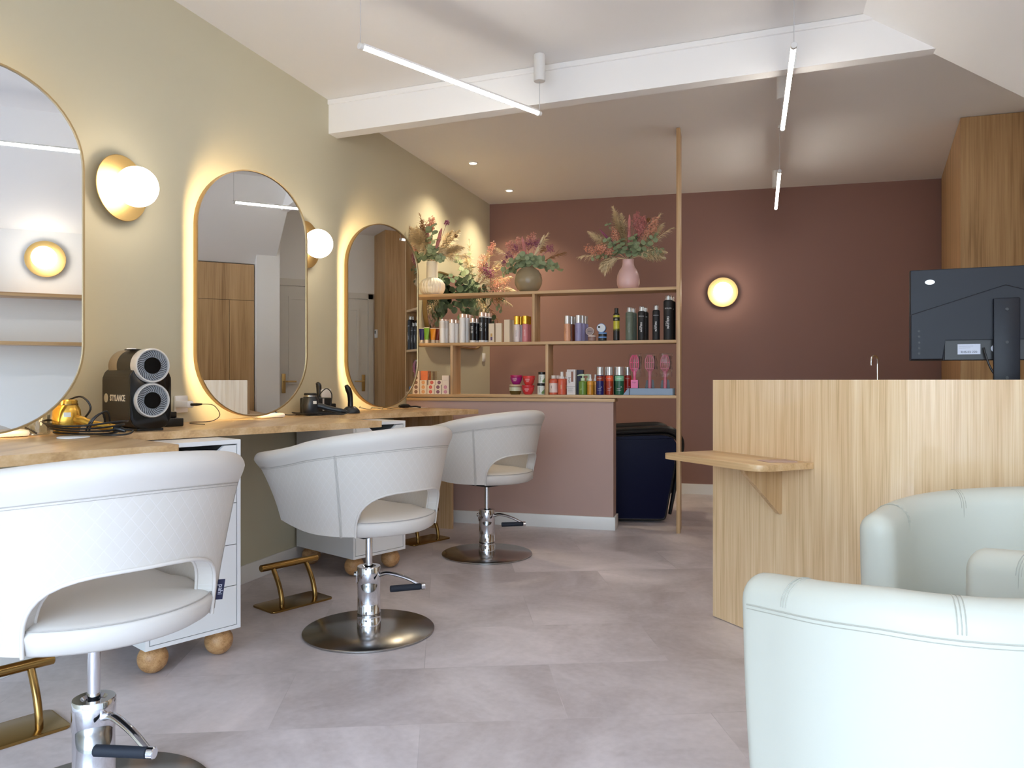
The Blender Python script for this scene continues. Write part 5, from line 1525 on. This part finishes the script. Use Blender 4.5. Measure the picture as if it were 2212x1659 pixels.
def cluster(rnd, P, rad, count, size, m, parent, name='flower_cluster', stretch=1.0):
    """loose head of many small petals at the end of a stem"""
    b = MB(); b.tube(P, 0.0016, 4, smooth=False)
    c = P[-1]; v = (P[-1] - P[-2]).normalized()
    for i in range(count):
        d = Vector((rnd.gauss(0, 1), rnd.gauss(0, 1), rnd.gauss(0, 1))).normalized()
        p = c + d * rad * rnd.uniform(0.35, 1.0) + v * d.dot(v) * rad * (stretch - 1)
        b.bm.faces.new([b.bm.verts.new(x) for x in (c + (p - c) * 0.45, c + (p - c) * 0.45 + d.cross(v) * 0.002, p)]) if i % 3 == 0 else None
        for k in range(2):
            a1 = Vector((rnd.uniform(-1, 1), rnd.uniform(-1, 1), rnd.uniform(-1, 1))).normalized() * size
            a2 = a1.cross(d).normalized() * size
            b.poly([p, p + a1, p + a1 * 0.7 + a2, p + a2])
    return b.build(name, m, parent, smooth=0, fix=False)
def bouquet(label, loc, seed, spec, rz=PR):
    """spec rows: kind, angle from upright in the shelf plane (deg, + right), forward lean (deg), length, droop, size, material"""
    rnd = random.Random(seed)
    t = thing('dried_bouquet', label, 'flowers', loc, rz, 'dried flower bouquets')
    full = []
    for row in spec:
        full.append(row)
        if row[0] in ('pampas', 'plumy'):
            full.append((row[0], row[1] + rnd.uniform(-9, 9), row[2] + rnd.uniform(-14, 10), row[3] * rnd.uniform(0.78, 0.97), row[4], row[5], row[6]))
    for (kind, ang, fw, L_, droop, size, m) in full:
        a, f = R(ang), R(fw)
        d = Vector((math.sin(a), -math.sin(f) * math.cos(a), math.cos(a) * math.cos(f)))
        base = Vector((math.sin(a) * 0.018, -0.010 * math.sin(f), 0.006))
        P = bend(base, d, L_, droop)
        if kind == 'pampas': plume(rnd, P, 0.30, size * 1.25, 300, m, t, wid=0.0026)
        elif kind == 'grass': plume(rnd, P, 0.40, size, 70, m, t, 'dried_grass', 0.055, 0.0020)
        elif kind == 'euca': sprig(rnd, P, 0.28, size * 1.12, 6, m, t)
        elif kind == 'spike': spike(rnd, P, 0.42, size, m, t)
        elif kind == 'cluster': cluster(rnd, P, size, 90, 0.006, m, t)
        elif kind == 'plumy': cluster(rnd, P, size * 1.2, 150, 0.007, m, t, 'feathery_flower', 2.0)
    return t
# pink vase: fan of pampas, coral and eucalyptus
px, py, pz = shp(1.673, 0.10, ZT + 0.214)
bouquet('dried bouquet of pampas, coral flowers and eucalyptus in the pale pink vase', (px, py, pz), 11, [
    ('pampas', -48, 10, 0.33, 0.15, 0.032, PAMPAS), ('pampas', -14, 5, 0.38, 0.10, 0.036, PAMPAS), ('pampas', -6, 15, 0.31, 0.10, 0.034, PAMPAS),
    ('pampas', 58, 12, 0.26, 0.75, 0.040, PAMPAS), ('pampas', 70, 0, 0.24, 0.6, 0.038, PAMPAS), ('pampas', -66, 14, 0.20, 1.3, 0.030, PAMPAS), ('pampas', 40, -10, 0.34, 0.1, 0.034, PAMPAS),
    ('grass', 34, 5, 0.38, 0.1, 0.030, PAMPAS), ('grass', -74, 8, 0.34, 0.35, 0.022, PAMPAS), ('grass', 50, 0, 0.36, 0.2, 0.020, PAMPAS), ('grass', -62, 10, 0.20, 2.2, 0.028, PAMPAS),
    ('euca', -58, 18, 0.26, 0.9, 0.020, EUCA), ('euca', -34, 30, 0.22, 0.3, 0.021, EUCA), ('euca', -12, 36, 0.18, 0.4, 0.022, EUCA), ('euca', 14, 34, 0.20, 0.3, 0.024, EUCA),
    ('euca', 44, 22, 0.27, 0.3, 0.021, EUCA), ('euca', -26, 12, 0.30, 0.1, 0.018, EUCA), ('euca', 24, 30, 0.14, 0.6, 0.024, EUCA), ('euca', 62, 18, 0.25, 0.5, 0.018, EUCA),
    ('plumy', -64, 12, 0.24, 0.25, 0.034, CORAL), ('plumy', -20, 28, 0.20, 0.1, 0.026, CORAL), ('plumy', -48, 26, 0.16, 0.4, 0.034, CORAL), ('plumy', 22, 18, 0.24, 0.05, 0.030, ROSE),
    ('plumy', 34, 14, 0.28, 0.1, 0.034, CORAL), ('spike', 3, 12, 0.31, 0.0, 0.011, ROSE), ('plumy', 12, 10, 0.28, 0.05, 0.026, ROSE), ('spike', -40, 6, 0.29, 0.05, 0.008, PLUM),
    ('cluster', 26, 8, 0.30, 0.1, 0.020, BROWN), ('cluster', 18, 20, 0.16, 0.1, 0.022, EUCB)])
# smoky vase: plum statice, one pink spike, eucalyptus skirt
px, py, pz = shp(0.937, 0.10, ZT + 0.182)
bouquet('dried bouquet with plum flowers and one pink spike in the smoky glass vase', (px, py, pz), 23, [
    ('cluster', -50, 12, 0.16, 0.2, 0.040, PLUM), ('cluster', -28, 10, 0.17, 0.1, 0.042, PLUM), ('cluster', 0, 5, 0.17, 0.1, 0.040, PLUM), ('cluster', 18, 8, 0.18, 0.1, 0.042, PLUM),
    ('cluster', 46, 10, 0.20, 0.2, 0.042, PLUM), ('cluster', 32, -12, 0.17, 0.1, 0.036, BROWN), ('spike', -6, 22, 0.23, 0.0, 0.0125, ROSE), ('cluster', -64, 14, 0.17, 0.4, 0.030, PLUM),
    ('plumy', -38, 2, 0.19, 0.1, 0.026, BLUSH), ('plumy', 8, 0, 0.21, 0.05, 0.024, BLUSH), ('plumy', -18, 4, 0.19, 0.0, 0.022, BLUSH),
    ('euca', -66, 20, 0.19, 1.1, 0.022, EUCA), ('euca', -40, 32, 0.15, 1.0, 0.024, EUCA), ('euca', -14, 44, 0.13, 0.4, 0.027, EUCA), ('euca', 12, 40, 0.12, 0.7, 0.022, EUCA), ('euca', 40, 30, 0.15, 1.0, 0.024, EUCA),
    ('euca', 62, 20, 0.22, 1.0, 0.022, EUCA), ('euca', 72, 10, 0.25, 0.9, 0.021, EUCA), ('euca', -84, 14, 0.18, 0.7, 0.021, EUCA),
    ('grass', -56, 0, 0.27, 0.0, 0.016, PAMPAS), ('grass', -74, 6, 0.24, 0.1, 0.014, PAMPAS), ('grass', 30, 4, 0.27, 0.0, 0.014, PAMPAS), ('grass', 66, 4, 0.28, 0.1, 0.010, BROWN), ('spike', 26, 2, 0.26, 0.0, 0.010, PAMPAS)])
# cream vase
px, py, pz = shp(0.178, 0.10, ZT + 0.258)
bouquet('dried bouquet with a big cream plume and round leaves in the ribbed cream vase', (px, py, pz), 37, [
    ('pampas', -26, 14, 0.29, 0.1, 0.042, PAMPAS), ('pampas', -16, 20, 0.27, 0.1, 0.042, PAMPAS), ('pampas', -34, 8, 0.27, 0.3, 0.040, PAMPAS), ('pampas', 40, 4, 0.30, 0.15, 0.040, PAMPAS), ('pampas', 54, 8, 0.26, 0.5, 0.034, PAMPAS),
    ('grass', -12, 8, 0.36, 0.0, 0.012, BROWN), ('grass', -32, 6, 0.34, 0.05, 0.014, BROWN), ('grass', 66, 6, 0.28, 0.6, 0.030, PAMPAS), ('grass', 28, 20, 0.16, 1.2, 0.026, PAMPAS), ('grass', -8, 30, 0.15, 1.0, 0.026, PAMPAS), ('grass', 50, 20, 0.2, 1.2, 0.026, PAMPAS),
    ('euca', 8, 24, 0.28, 0.0, 0.031, EUCA), ('euca', -60, 18, 0.22, 0.7, 0.024, EUCA), ('euca', -44, 30, 0.18, 1.0, 0.024, EUCA), ('euca', -72, 10, 0.25, 0.25, 0.017, EUCA), ('euca', -24, 40, 0.15, 1.4, 0.022, EUCA), ('euca', 36, 36, 0.15, 1.5, 0.020, EUCA), ('euca', 12, 40, 0.14, 0.6, 0.024, EUCA),
    ('spike', 21, 14, 0.26, 0.0, 0.013, ROSE), ('spike', -3, 16, 0.24, 0.0, 0.012, ROSE), ('plumy', 2, 4, 0.28, 0.0, 0.026, CORAL), ('plumy', -58, 8, 0.23, 0.1, 0.026, CORAL), ('cluster', 22, 2, 0.31, 0.0, 0.022, PLUM), ('cluster', 46, 6, 0.26, 0.0, 0.014, BROWN), ('plumy', -12, 6, 0.26, 0.0, 0.03, BROWN)])

# large hanging arrangement on the beige wall behind the shelves
rnd = random.Random(91)
hg = thing('hanging_bouquet', 'large hanging arrangement of dried leaves and plumes on the wall behind the shelves', 'flowers', (0.16, 6.36, 1.86), R(55))
for (kind, ang, fw, L_, droop, size, m) in [
    ('euca', 150, 20, 0.34, 0.3, 0.032, EUCB), ('euca', 172, 25, 0.36, 0.2, 0.033, EUCA), ('euca', 195, 20, 0.32, 0.2, 0.034, EUCA), ('euca', 215, 15, 0.36, 0.1, 0.033, EUCB), ('euca', 238, 12, 0.36, 0.2, 0.034, EUCB), ('euca', 262, 25, 0.34, 0.1, 0.036, EUCB),
    ('euca', 285, 20, 0.36, 0.1, 0.036, EUCB), ('euca', 300, 30, 0.32, 0.0, 0.034, EUCA), ('euca', 320, 10, 0.38, 0.0, 0.030, EUCA), ('euca', 340, 15, 0.36, 0.0, 0.030, EUCA), ('euca', 95, 30, 0.28, 0.4, 0.030, EUCB), ('euca', 120, 20, 0.32, 0.4, 0.028, EUCA),
    ('pampas', 80, 20, 0.40, 0.5, 0.055, PAMPAS), ('pampas', 62, 20, 0.36, 0.3, 0.055, PAMPAS), ('pampas', 40, 10, 0.38, 0.2, 0.05, PAMPAS), ('pampas', 185, 45, 0.30, 0.5, 0.06, PAMPAS), ('pampas', 15, 15, 0.34, 0.1, 0.05, PAMPAS), ('pampas', 330, 20, 0.34, 0.2, 0.05, PAMPAS), ('pampas', 98, 25, 0.36, 0.7, 0.05, PAMPAS),
    ('grass', 25, 5, 0.46, 0.0, 0.03, PAMPAS), ('grass', 50, 5, 0.46, 0.1, 0.03, PAMPAS), ('grass', 350, 5, 0.44, 0.1, 0.03, PAMPAS), ('grass', 135, 10, 0.40, 0.4, 0.03, BROWN), ('grass', 150, 10, 0.44, 0.4, 0.03, BROWN),
    ('cluster', 10, 35, 0.22, 0.0, 0.06, PLUM), ('cluster', 30, 40, 0.20, 0.0, 0.055, PLUM), ('plumy', 0, 30, 0.26, 0.0, 0.05, CORAL), ('plumy', 70, 40, 0.24, 0.0, 0.055, CORAL), ('plumy', 90, 40, 0.22, 0.2, 0.05, BLUSH), ('plumy', 20, 10, 0.40, 0.0, 0.04, BLUSH),
    ('cluster', 110, 40, 0.22, 0.2, 0.06, BROWN), ('cluster', 230, 45, 0.20, 0.0, 0.06, EUCB), ('cluster', 270, 50, 0.18, 0.0, 0.06, EUCB)]:
    a, f = R(ang), R(fw)
    d = Vector((math.sin(a) * math.cos(f), -math.sin(f), math.cos(a) * math.cos(f)))
    P = bend(Vector((0, 0, 0)), d, L_, droop * 0.6)
    if kind == 'pampas': plume(rnd, P, 0.2, size, 150, m, hg, blade=0.06, wid=0.003)
    elif kind == 'grass': plume(rnd, P, 0.35, size, 50, m, hg, 'dried_grass', 0.06, 0.002)
    elif kind == 'euca': sprig(rnd, P, 0.15, size, 7, m, hg)
    elif kind == 'plumy': cluster(rnd, P, size, 120, 0.008, m, hg, 'feathery_flower', 1.8)
    else: cluster(rnd, P, size, 110, 0.008, m, hg)
MB().tube([(-0.02, 0.0, 0.0), (-0.05, 0.05, 0.0), (-0.09, 0.13, 0.02)], 0.006, 6).build('hanger', STALK, hg)
# ------------------------------------------------------------------ light
for x, y in ((0.365, 5.80), (0.364, 6.74)):
    l = bpy.data.lights.new('spot_beam', 'SPOT'); l.energy = 75; l.color = (1.0, 0.84, 0.58); l.spot_size = R(125); l.spot_blend = 1.0; l.shadow_soft_size = 0.045
    o = bpy.data.objects.new('spot_beam', l); COL.objects.link(o); o.location = (x, y, CZ - 0.012)
# daylight: sky outside the shop window, its portal guides the sampling only
w = bpy.data.worlds.new('sky'); sc.world = w; w.use_nodes = True
N, L = w.node_tree.nodes, w.node_tree.links
bg = N['Background']
tc = N.new('ShaderNodeTexCoord'); sx = N.new('ShaderNodeSeparateXYZ'); L.new(tc.outputs['Generated'], sx.inputs[0])
cr = N.new('ShaderNodeValToRGB'); e = cr.color_ramp.elements
e[0].position = 0.47; e[0].color = (0.28, 0.29, 0.31, 1)
e[1].position = 0.90; e[1].color = (1.35, 1.9, 2.8, 1)
for p, c in ((0.53, (0.44, 0.53, 0.60, 1)), (0.64, (0.66, 0.86, 1.05, 1)), (0.76, (1.2, 1.65, 2.35, 1))):
    x = e.new(p); x.color = c
mr = N.new('ShaderNodeMapRange'); mr.inputs[1].default_value = -1; mr.inputs[2].default_value = 1
L.new(sx.outputs['Z'], mr.inputs[0]); L.new(mr.outputs[0], cr.inputs['Fac']); L.new(cr.outputs['Color'], bg.inputs['Color'])
bg.inputs['Strength'].default_value = 7.6
pl = bpy.data.lights.new('window_portal', 'AREA'); pl.shape = 'RECTANGLE'; pl.size = 4.05; pl.size_y = 2.62
pl.cycles.is_portal = True
po = bpy.data.objects.new('window_portal', pl); COL.objects.link(po)
po.location = (2.175, -2.72, 1.41); po.rotation_euler = (R(90), 0, 0)

# ------------------------------------------------------------------ camera and view
cam = bpy.data.cameras.new('camera'); co = bpy.data.objects.new('camera', cam); COL.objects.link(co)
co.location = (2.58, 0.0, 1.06); co.rotation_euler = (R(90), 0, R(18))
cam.sensor_width = 36.0; cam.lens = 36.0 * 1661.0 / 2212.0; cam.shift_y = -7.5 / 2212.0
cam.clip_start = 0.02
sc.camera = co
vs = sc.view_settings
sc.display_settings.display_device = 'sRGB'
vs.view_transform = 'Standard'; vs.look = 'None'; vs.gamma = 1.0; vs.exposure = 0.46; vs.use_curve_mapping = False
sc.cycles.use_denoising = True
sc.cycles.max_bounces = 8; sc.cycles.diffuse_bounces = 4; sc.cycles.glossy_bounces = 5; sc.cycles.transparent_max_bounces = 12
sc.cycles.sample_clamp_indirect = 8.0; sc.cycles.caustics_reflective = False; sc.cycles.caustics_refractive = False
bpy.context.view_layer.update()
